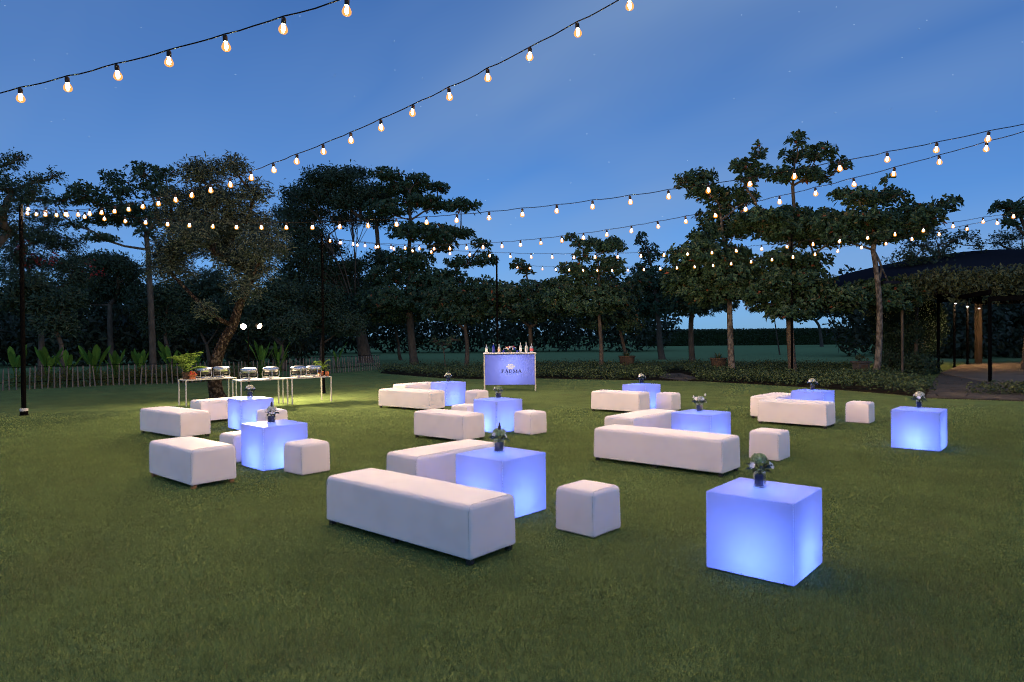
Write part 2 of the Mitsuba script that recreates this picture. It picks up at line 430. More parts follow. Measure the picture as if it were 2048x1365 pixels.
# ------------------------------------------------------------------ vases of flowers on the tables
VP = [(998, 905), (1520, 975), (543, 847), (500, 795), (997, 797.5), (897, 764), (1399, 824), (1283, 767.5), (1625, 781), (1838, 817)]
VL = ['tall glass vase with a dark bud standing up, on the table behind the foreground bench', 'square glass vase of green hydrangea and white flowers on the nearest table',
      'glass vase of loose white flowers and dark leaves on the front-left table', 'small glass vase of flowers on the table below the buffet', 'glass vase with a round cream flower head on the middle table below the bar',
      'glass vase of white flowers on the farthest table left of the bar', 'glass vase with white buds on long stems, on the table behind the long right bench', 'small glass vase with a pale flower on the table right of the bar',
      'glass vase of white flowers on the table behind the right-hand bench', 'glass vase with a round cream hydrangea on the rightmost table']
vw, vh = .085, .125
gl_out, gl_in = bevel(vw, vw, vh, .004), bevel(vw - .012, vw - .012, vh, .003, (0, 0, .012))
vase_m = trimesh.boolean.difference([gl_out, gl_in], engine='manifold')
for t, ((px, py), lab) in enumerate(zip(VP, VL)):
    r = np.random.default_rng(100 + t)
    c = on(px, py, TH)
    k = thing('flower_vase', lab, 'flower vase', 'flower vases on the glowing tables')
    p = pose(c[0], c[1], TH + .002, TABLES[t][2] + 8)
    put(k, 'glass', moved(ply(vase_m, 'clear_glass'), p))
    put(k, 'lining', moved(ply(bevel(vw - .022, vw - .022, .085, .004, (0, 0, .014)), 'blue_lining'), p))
    st = [tube(bez((r.uniform(-.02, .02), r.uniform(-.02, .02), .08), (0, 0, .13), (a, b, .155 + z)), .002, 4) for a, b, z in r.uniform(-.06, .06, (9, 3)) * [1, 1, .4]]
    sm = cat(st)
    put(k, 'stems', moved(ply((sm.vertices, sm.faces), 'leaf_material', color=np.tile([.03, .05, .015], (len(sm.vertices), 1))), p))
    # the round flower head: many small florets of four petals each
    n, R = 120, r.uniform(.046, .058)
    cc = np.array([r.uniform(-.012, .012), r.uniform(-.012, .012), .185 + (.02 if t in (1, 9) else 0)])
    dn = unit(n, r)
    dn[:, 2] = np.abs(dn[:, 2]) * 1.0 - .25
    dn /= np.linalg.norm(dn, axis=1, keepdims=True)
    P, D, N = [], [], []
    for q_ in range(4):
        tng = np.cross(dn, unit(n, np.random.default_rng(q_)))
        tng /= np.linalg.norm(tng, axis=1, keepdims=True)
        P.append(cc + dn * R * r.uniform(.88, 1.05, (n, 1)) * [1.15, 1.15, .95])
        D.append(tng + dn * .35)
        N.append(dn)
    P, D, N = map(np.vstack, (P, D, N))
    base = np.array([.30, .37, .17]) if t in (1, 4, 0) else np.array([.62, .62, .46])
    col = np.clip(base * r.uniform(.45, 1.6, (len(P), 1)), 0, .85)
    m, c_ = leaves(P, D, N, np.full(len(P), .017), np.full(len(P), .014), col, .1)
    put(k, 'flower_head', moved(ply(m, 'hydrangea', color=c_), p))
    for s in range(5 if t in (1, 2, 6) else 4):
        ang, el = s * 1.35 + r.uniform(0, .8), r.uniform(.15, .25)
        rr = r.uniform(.055, .085)
        pc = np.array([math.cos(ang) * rr, math.sin(ang) * rr, .165 + r.uniform(-.02, .035)])
        n = 7
        aa = np.arange(n) * 2 * np.pi / n
        out = np.array([math.cos(ang), math.sin(ang), .5])
        out /= np.linalg.norm(out)
        e1 = np.cross(out, [0, 0, 1.])
        e1 /= np.linalg.norm(e1)
        e2 = np.cross(e1, out)
        D = np.cos(aa)[:, None] * e1 + np.sin(aa)[:, None] * e2 + out * .45
        m, _ = leaves(np.tile(pc, (n, 1)), D, np.tile(out, (n, 1)), np.full(n, .033), np.full(n, .027), np.zeros((n, 3)), .15)
        put(k, 'flower', moved(ply(m, 'petal'), p))
    for s in range(15):
        ang = s * 2.4 + r.uniform(-.4, .4)
        D = np.array([[math.cos(ang), math.sin(ang), r.uniform(-.35, .8)]])
        m, c_ = leaves(np.array([[math.cos(ang) * .03, math.sin(ang) * .03, .14]]), D, np.array([[0, 0, 1.]]), np.array([r.uniform(.07, .11)]), np.array([.034]), np.array([[.022, .04, .018]]), .2, .15)
        put(k, 'leaf', moved(ply(m, 'leaf_material', color=c_), p))
    if t in (0, 2, 5):
        bud = tube(bez((0, 0, .2), (.01, 0, .26), (.012, 0, .30)), [.004, .013, .017, .014, .010, .006, .001], 6)
        put(k, 'bud', moved(ply((bud.vertices, bud.faces), 'leaf_material', color=np.tile([.02, .02, .03], (len(bud.vertices), 1))), p))
    if t == 6:
        for s in (-1, 1):
            tip = np.array([s * .09, 0, .215 + .02 * s])
            b = tube([tip, tip + [0, 0, .012], tip + [0, 0, .03], tip + [0, 0, .045]], [.006, .014, .012, .002], 7)
            put(k, 'bud', moved(ply(b, 'petal', smooth=True), p))

# ------------------------------------------------------------------ the bar
BX, BY = -.075, 21.45
k = thing('bar_counter', 'glowing blue bar counter with PADMA lettering and a steel frame', 'bar')
PW, PB, PT = 1.56, .195, 1.155
front = BY
em_c = (.02, .77)
blob = unary_union([Point(em_c[0] + (i - 2.5) * .037, em_c[1] + (j - 1) * .05).buffer(.032) for i in range(6) for j in range(3) if not (j != 1 and i in (0, 5))] +
                   [Point(em_c[0] + s * .108, em_c[1]).buffer(.03) for s in (-1, 1)]).buffer(.012).buffer(-.012)
holes = unary_union([Point(em_c[0] + (i - 2.5) * .037 + .018, em_c[1] + z).buffer(.0085, 4) for i in range(-0, 5) for z in (-.026, .026)])
emb = blob.difference(holes)


def upright(poly, y, depth):
    """A polygon in (x, z) extruded towards the camera from the plane y."""
    ms = [trimesh.creation.extrude_polygon(g_, depth, engine='earcut') for g_ in getattr(poly, 'geoms', [poly]) if g_.area > 1e-7]
    m = cat(ms)
    m.apply_transform(np.array([[1, 0, 0, BX], [0, 0, -1, y], [0, 1, 0, 0], [0, 0, 0, 1.]]))
    return m


def flat(poly, y):
    """A polygon in (x, z) as a single sheet."""
    ms = []
    for g_ in getattr(poly, 'geoms', [poly]):
        if g_.area > 1e-7:
            v, f = trimesh.creation.triangulate_polygon(g_, engine='earcut')
            ms.append(trimesh.Trimesh(np.stack([v[:, 0] + BX, np.full(len(v), y), v[:, 1]], 1), f, process=False))
    return cat(ms)


put(k, 'front_panel', ply(flat(sbox(-PW / 2, PB, PW / 2, PT).difference(emb), front), 'blue_acrylic'))
put(k, 'emblem', ply(flat(emb, front - .001), 'white_acrylic'), 'white lattice emblem on the bar front')
cab = cat([boxm(PW, .015, PT - PB, (BX, front + .32, (PB + PT) / 2)), boxm(.015, .31, PT - PB, (BX - PW / 2, front + .157, (PB + PT) / 2)),
           boxm(.015, .31, PT - PB, (BX + PW / 2, front + .157, (PB + PT) / 2)), boxm(PW, .31, .012, (BX, front + .157, PB + .006)), boxm(PW, .31, .012, (BX, front + .157, PT - .008))])
put(k, 'cabinet', ply(cab, 'white_paint'))
b_ = lathe([(0, 0), (.40, 0), (.40, .012), (.16, .05), (0, .06)], 24)
b_.apply_transform(trimesh.transformations.rotation_matrix(math.pi / 2, [1, 0, 0]))
b_.apply_translation([BX + .04, front + .285, .72])
put(k, 'lamp', {**ply(b_, 'lamp_material'), 'emitter': glow(np.array([1., .96, .97]) * 1.55, 0.0)})
put(k, 'counter_top', ply(bevel(1.66, .46, .035, .005, (BX, front + .17, 1.175)), 'white_paint'))
for sx in (-1, 1):
    for sy in (-.035, .365):
        put(k, 'leg', ply(boxm(.032, .032, 1.172, (BX + sx * .80, front + sy, .586)), 'steel'))
    put(k, 'rail', ply(boxm(.03, .365, .03, (BX + sx * .80, front + .165, 1.15)), 'steel'))
x0 = -.285


def serif(ch, h):
    """A roman capital as a polygon in (x, z)."""
    s, t_ = .028, .013
    bar = lambda x, z, w=.042: sbox(x - w / 2, z, x + w / 2, z + t_)
    line = lambda a, b, w: Polygon([(a[0] - w / 2, a[1]), (a[0] + w / 2, a[1]), (b[0] + w / 2, b[1]), (b[0] - w / 2, b[1])])
    if ch in 'PD':
        hh = h if ch == 'D' else h * .56
        z0 = h - hh
        bowl = unary_union([sbox(.02, z0, .045, h), Point(.045, z0 + hh / 2).buffer(hh / 2)]).intersection(sbox(.02, z0, .2, h))
        inn = unary_union([sbox(.02, z0 + t_, .045, h - t_), Point(.045, z0 + hh / 2).buffer(hh / 2 - .013)]).intersection(sbox(.02, z0 + t_, .2, h - t_))
        return unary_union([bowl.difference(inn), sbox(.01, 0, .01 + s, h), bar(.022, 0), bar(.016, h - t_, .03)])
    if ch == 'A':
        return unary_union([line((.012, 0), (.055, h), .011), line((.098, 0), (.055, h), s), sbox(.03, h * .33, .085, h * .33 + t_), bar(.012, 0, .032), bar(.098, 0)])
    if ch == 'M':
        return unary_union([sbox(.012, 0, .023, h), sbox(.103, 0, .103 + s, h), line((.065, 0), (.02, h), s * .9), line((.065, 0), (.112, h), .011), bar(.018, 0, .034), bar(.115, 0), bar(.014, h - t_, .024), bar(.118, h - t_, .03)])
    if ch == 'E':
        return unary_union([sbox(.01, 0, .03, h), sbox(.01, 0, .07, t_), sbox(.01, h - t_, .066, h), sbox(.01, h * .48, .056, h * .48 + t_)])
    if ch == 'L':
        return unary_union([sbox(.01, 0, .03, h), sbox(.01, 0, .07, t_)])
    if ch == 'I':
        return sbox(.01, 0, .03, h)
    if ch == 'N':
        return unary_union([sbox(.01, 0, .022, h), sbox(.072, 0, .084, h), line((.078, 0), (.016, h), .02)])
    if ch == 'G':
        return Point(.045, h / 2).buffer(h / 2).difference(Point(.045, h / 2).buffer(h / 2 - .016)).difference(sbox(.05, h * .5, .1, h * .8)).union(sbox(.055, h * .1, .072, h * .5))


from shapely import affinity
for ch, w in zip('PADMA', (.105, .13, .13, .152, .11)):
    put(k, 'letter', ply(upright(affinity.translate(serif(ch, .105), x0 + .02, .575), front - .002, .002), 'ink'))
    x0 += w
word, xx = [], -.125
for ch, w in zip('LEGIAN', (.085, .085, .105, .05, .115, .1)):
    word.append(affinity.translate(affinity.scale(serif(ch, .09), .42, .36, origin=(0, 0)), xx, .525))
    xx += w * .46
put(k, 'small_lettering', ply(upright(unary_union(word), front - .002, .002), 'ink'))

TOPZ = 1.21
BOT = [(973, 0, 'clear bottle with a white label, leftmost on the bar', (.75, .76, .78), (.75, .74, .72), .25),
       (987, 1, 'deep blue bottle on the bar, second from the left', (.02, .03, .30), (.04, .05, .35), .30),
       (998.5, 0, 'clear bottle with a peach label, just left of the flowers on the bar', (.7, .7, .72), (.72, .45, .33), .27),
       (1041, 0, 'tall clear bottle with white label, just right of the flowers on the bar', (.72, .74, .8), (.75, .75, .76), .31),
       (1052.5, 0, 'tall clear bottle with a grey label, second from the right on the bar', (.7, .72, .78), (.55, .58, .60), .31),
       (1063, 0, 'squat bottle with a pink and red label, rightmost on the bar', (.7, .55, .58), (.60, .10, .13), .27)]
pbr('bottle_cap', (.55, .55, .57), .3, metallic=.6)
pbr('cobalt_glass', (.015, .025, .32), .1, specular=.8)
for n, (px, blue, lab, body, lb, h) in enumerate(BOT):
    c = at(px, 700, front + .12)
    k = thing('bottle', lab, 'bottle', 'bottles standing on the bar')
    p = pose(c[0], front + .12, 1.2115)
    r0 = .044 if n != 5 else .055
    prof = [(0, .0), (r0 * .95, .0), (r0, .008), (r0, h * .56), (r0 * .8, h * .64), (.016, h * .74), (.0145, h * .9), (0, h * .9)]
    put(k, 'glass', moved(ply(lathe(prof, 16), 'cobalt_glass' if blue else 'bottle_glass', smooth=40), p))
    pbr(f'label_paper_{n}', lb, .6)
    put(k, 'label', moved(ply(lathe([(r0 + .0006, h * .12), (r0 + .0012, h * .125), (r0 + .0012, h * .46), (r0 + .0006, h * .465)], 16), f'label_paper_{n}'), p))
    put(k, 'cap', moved(ply(lathe([(0, h * .9), (.0165, h * .9), (.0165, h), (0, h)], 12), 'bottle_cap'), p))
pbr('bottle_glass', (.42, .44, .48), .08, specular=.8)
k = thing('flower_arrangement', 'low bowl of red, cream and blue-white flowers in the middle of the bar', 'flower arrangement')
c = at(1020, 700, front + .13)
p = pose(c[0], front + .13, 1.2115)
put(k, 'bowl', moved(ply(lathe([(0, 0), (.045, 0), (.075, .04), (.082, .075), (.076, .075), (0, .05)], 18), 'dark_pan', smooth=40), p))
r = np.random.default_rng(55)
for n in range(34):
    a, rr = r.uniform(0, 6.28), math.sqrt(r.uniform(0, 1)) * .19
    pc = np.array([math.cos(a) * rr * 1.05, math.sin(a) * rr * .6, .085 + .10 * (1 - (rr / .2) ** 2) + r.uniform(-.02, .03)])
    m_, q_ = 6, np.arange(6) * 1.047
    out = np.array([math.cos(a) * .5, math.sin(a) * .5 - .3, .9])
    out /= np.linalg.norm(out)
    e1 = np.cross(out, [1, 0, 0.]); e1 /= np.linalg.norm(e1)
    e2 = np.cross(e1, out)
    D = np.cos(q_)[:, None] * e1 + np.sin(q_)[:, None] * e2 + out * .4
    cols = [(.72, .70, .72), (.60, .02, .06), (.65, .55, .20), (.03, .07, .60), (.70, .70, .75)]
    ci = 1 if n in (3, 7, 12, 18) else (2 if n % 7 == 2 else (3 if n % 3 == 1 else 0))
    m, cv = leaves(np.tile(pc, (6, 1)), D, np.tile(out, (6, 1)), np.full(6, .034), np.full(6, .028), np.tile(cols[ci], (6, 1)), .15)
    put(k, 'flower', moved(ply(m, 'hydrangea', color=cv), p))
for n in range(10):
    a = r.uniform(0, 6.28)
    m, cv = leaves(np.array([[math.cos(a) * .05, math.sin(a) * .03, .08]]), np.array([[math.cos(a), math.sin(a), .15]]), np.array([[0, 0, 1.]]), np.array([.13]), np.array([.045]), np.array([[.02, .04, .02]]), .2, .2)
    put(k, 'leaf', moved(ply(m, 'leaf_material', color=cv), p))
for n, (dx, col) in enumerate(((-.205, 'cobalt_glass'), (.225, 'cobalt_glass'))):
    solo('tumbler', moved(ply(lathe([(0, 0), (.028, 0), (.034, .075), (.031, .075), (.026, .006), (0, .006)], 14), col, smooth=40), pose(c[0] + dx, front + .06, 1.2115)),
         'small cobalt blue glass left of the bar flowers' if n == 0 else 'small cobalt blue glass right of the bar flowers', 'glass')

# ------------------------------------------------------------------ buffet
e1, e2 = np.array([.7071, .7071, 0]), np.array([-.7071, .7071, 0])
BT = []
for FL, L, lab in (((-8.33, 17.44), 1.32, 'left steel-framed buffet table, in front of the leaning tree'), ((-6.72, 16.93), 1.25, 'middle steel-framed buffet table behind the far-left glowing table'), ((-5.73, 17.77), 1.16, 'right steel-framed buffet table with a potted palm at its end')):
    k = thing('buffet_table', lab, 'table', 'steel buffet tables')
    c = np.array([*FL, 0]) + e1 * L / 2 + e2 * .265
    p = pose(c[0], c[1], 0, 45)
    BT.append((c, L))
    put(k, 'tabletop', moved(ply(bevel(L - .05, .48, .012, .002, (0, 0, .672)), 'brushed_top'), p))
    for sx in (-1, 1):
        put(k, 'end_rail', moved(ply(boxm(.028, .474, .028, (sx * (L / 2 - .014), 0, .672)), 'steel'), p))
        for sy in (-1, 1):
            put(k, 'leg', moved(ply(bevel(.028, .028, .686, .002, (sx * (L / 2 - .014), sy * .251, 0)), 'steel'), p))
    for sy in (-1, 1):
        put(k, 'side_rail', moved(ply(boxm(L - .056, .028, .028, (0, sy * .251, .672)), 'steel'), p))
CL = ['leftmost round chrome chafing dish, beside the fruit bowl', 'chrome chafing dish at the right end of the left buffet table', 'chrome chafing dish at the left end of the middle buffet table',
      'chrome chafing dish at the right end of the middle buffet table', 'chrome chafing dish at the left end of the right buffet table', 'rightmost chrome chafing dish, next to the potted palm']
n = 0
for ti, (c, L) in enumerate(BT):
    for u in ((-.12, .36) if ti == 0 else (-.30, .28) if ti == 1 else (-.25, .20)):
        k = thing('chafing_dish', CL[n], 'chafing dish', 'chafing dishes on the buffet')
        n += 1
        q_ = c + e1 * u + e2 * .0
        p = pose(q_[0], q_[1], .6865, 45 + 7 * n, .98)
        put(k, 'lid', moved(ply(lathe([(.206, .245), (.212, .25), (.212, .262), (.195, .285), (.15, .302), (.08, .312), (0, .315)], 28), 'chrome', smooth=50), p))
        put(k, 'lid_handle', moved(ply(tube([(.20, -.05, .27), (.235, -.05, .285), (.235, .05, .285), (.20, .05, .27)], .008, 6), 'chrome', smooth=60), p))
        put(k, 'pan', moved(ply(lathe([(0, .145), (.15, .145), (.175, .165), (.185, .215), (.205, .222), (.205, .243), (0, .243)], 28), 'chrome', smooth=40), p))
        put(k, 'water_tray', moved(ply(lathe([(0, .10), (.165, .10), (.18, .12), (.187, .17), (.178, .17), (0, .13)], 24), 'dark_pan', smooth=40), p))
        for a in range(4):
            x_, y_ = math.cos(a * math.pi / 2 + .785) * .2, math.sin(a * math.pi / 2 + .785) * .2
            put(k, 'leg', moved(ply(tube([(x_ * 1.04, y_ * 1.04, .205), (x_ * 1.08, y_ * 1.08, .12), (x_ * .98, y_ * .98, .02), (x_ * 1.06, y_ * 1.06, 0)], .010, 7), 'chrome', smooth=60), p))
        put(k, 'base_ring', moved(ply(tube([(math.cos(a) * .188, math.sin(a) * .188, .04) for a in np.linspace(0, 6.2832, 25)], .007, 6, False), 'chrome', smooth=60), p))
        put(k, 'burner', moved(ply(lathe([(0, .0), (.04, 0), (.04, .055), (.02, .06), (0, .06)], 14), 'steel', smooth=40), p))


def frond_mesh(base, ang, length, rise, nl, r, col):
    tip = base + np.array([math.cos(ang) * length * .75, math.sin(ang) * length * .75, rise])
    mid = base + np.array([math.cos(ang) * length * .3, math.sin(ang) * length * .3, rise * 1.0 + length * .12])
    c_ = bez(base, mid, tip, nl)
    t = np.gradient(c_, axis=0)
    t /= np.linalg.norm(t, axis=1, keepdims=True)
    s = np.cross(t, [0, 0, 1.])
    s /= np.linalg.norm(s, axis=1, keepdims=True) + 1e-9
    P = np.vstack([c_[1:], c_[1:]])
    D = np.vstack([s[1:] + t[1:] * .8, -s[1:] + t[1:] * .8])
    ll = length * .38 * np.sin(np.linspace(.5, 2.9, nl - 1))
    m, cv = leaves(P, D, np.tile([0, 0, 1.], (len(P), 1)), np.tile(ll, 2), np.full(len(P), length * .045 + .006), np.tile(col, (len(P), 1)) * r.uniform(.7, 1.3, (len(P), 1)), .1, .25)
    st = tube(c_, np.linspace(.006, .002, nl), 4)
    return (np.vstack([m[0], st.vertices]), np.vstack([m[1], st.faces + len(m[0])])), np.vstack([cv, np.tile(np.array(col) * .8, (len(st.vertices), 1))])


def potted_palm(pos, label, s, seed, n, pot_mat, tall):
    k = thing('potted_palm', label, 'potted plant')
    r = np.random.default_rng(seed)
    p = pose(*pos)
    put(k, 'pot', moved(ply(lathe([(0, 0), (.07 * s, 0), (.10 * s, .12 * s), (.108 * s, .15 * s), (.095 * s, .15 * s), (.085 * s, .12 * s), (0, .12 * s)], 18), pot_mat, smooth=40), p))
    for a in range(n):
        m, cv = frond_mesh(np.array([0, 0, .12 * s]), a * 2.4 + r.uniform(-.3, .3), r.uniform(.32, .5) * s * tall, r.uniform(.12, .42) * s * tall, 11, r, np.array([.09, .15, .035]))
        put(k, 'frond', moved(ply(m, 'thin_leaf_material', color=cv), p))


q0 = BT[0][0] + e1 * (-BT[0][1] / 2 + .16)
potted_palm((*(q0 + e2 * .12)[:2], .6865), 'feathery potted palm at the left end of the buffet', 1.15, 3, 11, 'pot_clay', 1.15)
q1 = BT[2][0] + e1 * (BT[2][1] / 2 - .13)
potted_palm((*(q1 + e2 * .08)[:2], .6865), 'pale green potted palm at the right end of the buffet', .8, 4, 9, 'terracotta', 1.0)
k = thing('fruit_bowl', 'footed terracotta bowl heaped with red and orange fruit on the left buffet table', 'bowl')
qf = q0 + e1 * .06 - e2 * .13
p = pose(qf[0], qf[1], .6865)
put(k, 'bowl', moved(ply(lathe([(0, 0), (.075, 0), (.08, .01), (.07, .055), (.085, .075), (.115, .10), (.118, .125), (.108, .125), (.08, .1), (0, .09)], 20), 'terracotta', smooth=40), p))
for n, (x_, y_, z_) in enumerate([(0, 0, .16), (.055, .01, .135), (-.05, .02, .135), (.0, -.06, .135), (.01, .06, .135), (-.03, -.02, .185), (.035, -.015, .182)]):
    s = trimesh.creation.icosphere(2, .038 if n < 5 else .03)
    s.apply_scale([1, 1, .92]); s.apply_translation([x_, y_, z_])
    put(k, 'fruit', moved(ply(s, 'fruit_red' if n % 2 else 'fruit_orange', smooth=True), p))
k = thing('clay_jar', 'small orange clay jar at the far right end of the buffet', 'jar')
qf = q1 + e1 * .06 - e2 * .15
put(k, 'body', moved(ply(lathe([(0, 0), (.04, 0), (.058, .05), (.055, .09), (.035, .12), (.04, .135), (.032, .135), (0, .1)], 16), 'terracotta', smooth=40), pose(qf[0], qf[1], .6865)))
put(k, 'foliage', moved(ply(leaves(np.tile([0, 0, .13], (6, 1)), np.array([[math.cos(a), math.sin(a), .6] for a in np.arange(6) * 1.05]), np.tile([0, 0, 1.], (6, 1)), np.full(6, .09), np.full(6, .03), np.zeros((6, 3)))[0], 'thin_leaf_material', color=np.tile([.10, .15, .04], (24, 1))), pose(qf[0], qf[1], .6865)))

# ------------------------------------------------------------------ floodlights on a stand
k = thing('floodlight_stand', 'slim black stand with two floodlights beside the leaning tree', 'floodlight')
FS = at(497, 700, 19.4)
FS[2] = 0
put(k, 'pole', ply(tube([FS, FS + [0, 0, 1.96]], .018, 8), 'black_metal', smooth=60))
put(k, 'crossbar', ply(tube([at(484, 660, 19.4) + [0, .05, 0], at(523, 660, 19.4) + [0, .05, 0]], .014, 6), 'black_metal', smooth=60))
for n, (px, py, dr_) in enumerate(((487, 653, (.25, -1, -.25)), (518, 652, (.95, -.45, -.45)))):
    c = at(px, py, 19.35)
    dv = np.array(dr_, float)
    dv /= np.linalg.norm(dv)
    m = trimesh.geometry.align_vectors([0, 0, 1], dv)
    m[:3, 3] = c
    h = put(k, 'housing', {**ply(lathe([(0, -.10), (.05, -.09), (.085, -.02), (.092, .03), (.085, .03), (.078, 0), (0, -.005)], 18), 'black_metal', smooth=40), 'to_world': T(m)})
    put(h, 'lens', {**ply(lathe([(0, .012), (.074, .010)][::-1], 18), 'bulb_material'), 'to_world': T(m), 'emitter': glow(WARM * [1, 1.15, 1.35] * FLOOD_L, 100.0)})

# ------------------------------------------------------------------ festoon lights and their poles
POLES = [(-11.29, 15.8, 4.86, 'thick black pole at the left with a wrapped foot'), (-5.85, 21.2, 4.90, 'slim black pole behind the right buffet table'), (-.56, 26.3, 4.78, 'slim pole rising behind the bar'),
         (10.91, 26.68, 5.6, 'black pole in front of the tall almond tree trunk'), (4.72, 3.72, 5.2, 'black pole outside the frame at the near right'), (8.62, 8.34, 5.0, 'black pole outside the frame at the middle right'),
         (12.62, 15.58, 4.9, 'black pole outside the frame at the far right'), (-12.4, 8.95, 5.0, 'black pole outside the frame at the left')]
for x, y, h, lab in POLES:
    k = thing('light_pole', lab, 'pole', 'poles carrying the festoon lights')
    r0 = .052 if x < -10 else .042
    put(k, 'post', ply(tube([(x, y, .0), (x, y, h * .5), (x, y, h)], [r0, r0 * .92, r0 * .8], 10), 'black_metal', smooth=60))
    put(k, 'foot', ply(lathe([(r0 * 1.0, .16), (r0 * 1.5, .15), (r0 * 1.55, .02), (r0 * 1.9, .0)], 12), 'black_metal', smooth=40) | {'to_world': pose(x, y, 0)})
    if x == POLES[0][0]:
        put(k, 'wrap', ply(lathe([(r0 * 1.02, .10), (r0 * 1.62, .10), (r0 * 1.62, .15), (r0 * 1.02, .165)], 12), 'steel', smooth=40) | {'to_world': pose(x, y, 0)})
    put(k, 'hook', ply(tube([(x, y, h - .05), (x + .06, y - .05, h - .04), (x + .08, y - .06, h - .1)], .01, 6), 'black_metal', smooth=60))

bulb_m = lathe([(.010, .036), (.013, .024), (.0165, .006), (.018, -.006), (.015, -.018), (.008, -.026), (0, -.028)], 10)
glass_m = lathe([(.015, .040), (.020, .030), (.032, .010), (.040, -.010), (.038, -.027), (.026, -.042), (.010, -.049), (0, -.050)], 14)
sock_m = lathe([(0, .098), (.008, .096), (.018, .088), (.021, .078), (.021, .046), (.018, .036), (0, .036)], 10)
# start x, y, z; heading; slope; curvature; spacing; first and last bulb
STR = [(-4.7981, 6.7286, 4.1188, -.308, .0508, .0091, .6074, -12, 16, 'festoon string of lit bulbs crossing the top left corner'),
       (-7.0527, 12.6578, 4.1406, -.6514, -.0446, .0108, .5711, -9, 25, 'festoon string of lit bulbs rising from the left pole to the top centre'),
       (-9.4132, 15.1288, 4.4466, -.3594, -.1542, .0087, .6036, -3, 31, 'festoon string of lit bulbs from the left pole across to the upper right edge'),
       (-3.7755, 19.3888, 4.2931, -.7283, -.1393, .0102, .5944, -4, 27, 'festoon string of lit bulbs from the slim pole to the right, lower upper-right one'),
       (-4.6823, 20.858, 4.5385, -.2994, -.1554, .0086, .6088, -1, 29, 'festoon string of lit bulbs sagging through the almond trees, upper one'),
       (1.1334, 25.0556, 4.1649, -.6907, -.1115, .0091, .5915, -2, 25, 'festoon string of lit bulbs sagging lowest through the right trees')]
r = np.random.default_rng(31)
for x, y, z, th, sl, cu, sp, a, b, lab in STR:
    k = thing('festoon_string', lab, 'string lights', 'festoon strings over the lawn')
    f = lambda s: np.stack([x + np.cos(th) * s, y + np.sin(th) * s, z + .105 + sl * s + cu * s * s], -1)
    s = np.linspace((a - .5) * sp, (b + .5) * sp, (b - a + 1) * 4 + 1)
    c = f(s)
    c[:, 2] -= .010 * np.abs(np.sin(np.pi * (s / sp))) * 1.0
    c += r.normal(0, .0025, c.shape)
    put(k, 'cable', ply(tube(c, .006, 6), 'cable_material', smooth=60))
    for n in range(a, b + 1):
        q_ = f(np.array([n * sp]))[0]
        tilt = T().rotate([1, 0, 0], float(r.uniform(-7, 7))).rotate([0, 1, 0], float(r.uniform(-7, 7)))
        m = T().translate((q_ - [0, 0, .003]).tolist()) @ tilt @ T().translate([0, 0, -.1])
        e = r.uniform(.8, 1.2) * BULB_L
        bk = put(k, 'bulb', {**ply(glass_m, 'bulb_glass', smooth=True), 'to_world': m, 'emitter': glow((1.25, .40, .02), 0.0)})
        put(bk, 'filament', {**ply(bulb_m, 'bulb_material'), 'to_world': m, 'emitter': glow(CORE * e)})
        put(k, 'socket', {**ply(sock_m, 'socket_material', smooth=40), 'to_world': m})

# ------------------------------------------------------------------ picket fence
FP = [on(-200, 792), on(0, 782), on(230, 771), on(360, 767.5), on(520, 757), on(655, 748), on(762, 739.5)]
FP = [np.array([p_[0], p_[1]]) for p_ in FP]
k = thing('picket_fence', 'fence of grey wooden stakes curving along the left edge of the lawn', 'fence')
r = np.random.default_rng(8)
stakes = [tm(hull([m3.Manifold.cylinder(.8 + dz, .024 + dr_, .021, 8), ball(.012, (0.004, 0, .815 + dz), 6)])) for dz, dr_ in ((0, 0), (-.02, .003), (.02, .001), (.01, -.003))]
stakes = [ply(s, 'stake_wood', smooth=40) for s in stakes]
seg = [np.linalg.norm(FP[i + 1] - FP[i]) for i in range(len(FP) - 1)]
cum = np.concatenate([[0], np.cumsum(seg)])
rail = []
for s in np.arange(.05, cum[-1], .185):
    n = min(np.searchsorted(cum, s) - 1, len(seg) - 1)
    q_ = FP[n] + (FP[n + 1] - FP[n]) * (s - cum[n]) / seg[n] + r.normal(0, .012, 2)
    lean = -4.5 if q_[0] > -9 else 0
    put(k, 'stake', moved(stakes[r.integers(4)], T().translate([float(q_[0]), float(q_[1]), -.03]).rotate([0, 1, 0], float(r.normal(lean, 2.2))).rotate([1, 0, 0], float(r.normal(0, 2))).rotate([0, 0, 1], float(r.uniform(0, 360))).scale([1, 1, float(r.uniform(.92, 1.03))])))
    rail.append([q_[0], q_[1], .775 + r.normal(0, .008)])
rail = np.array(rail)
for z, off in ((0, .03), (-.52, .03)):
    put(k, 'rail', ply(tube(rail + [0, off, z], .013, 6), 'black_metal', smooth=60))

# ------------------------------------------------------------------ trees


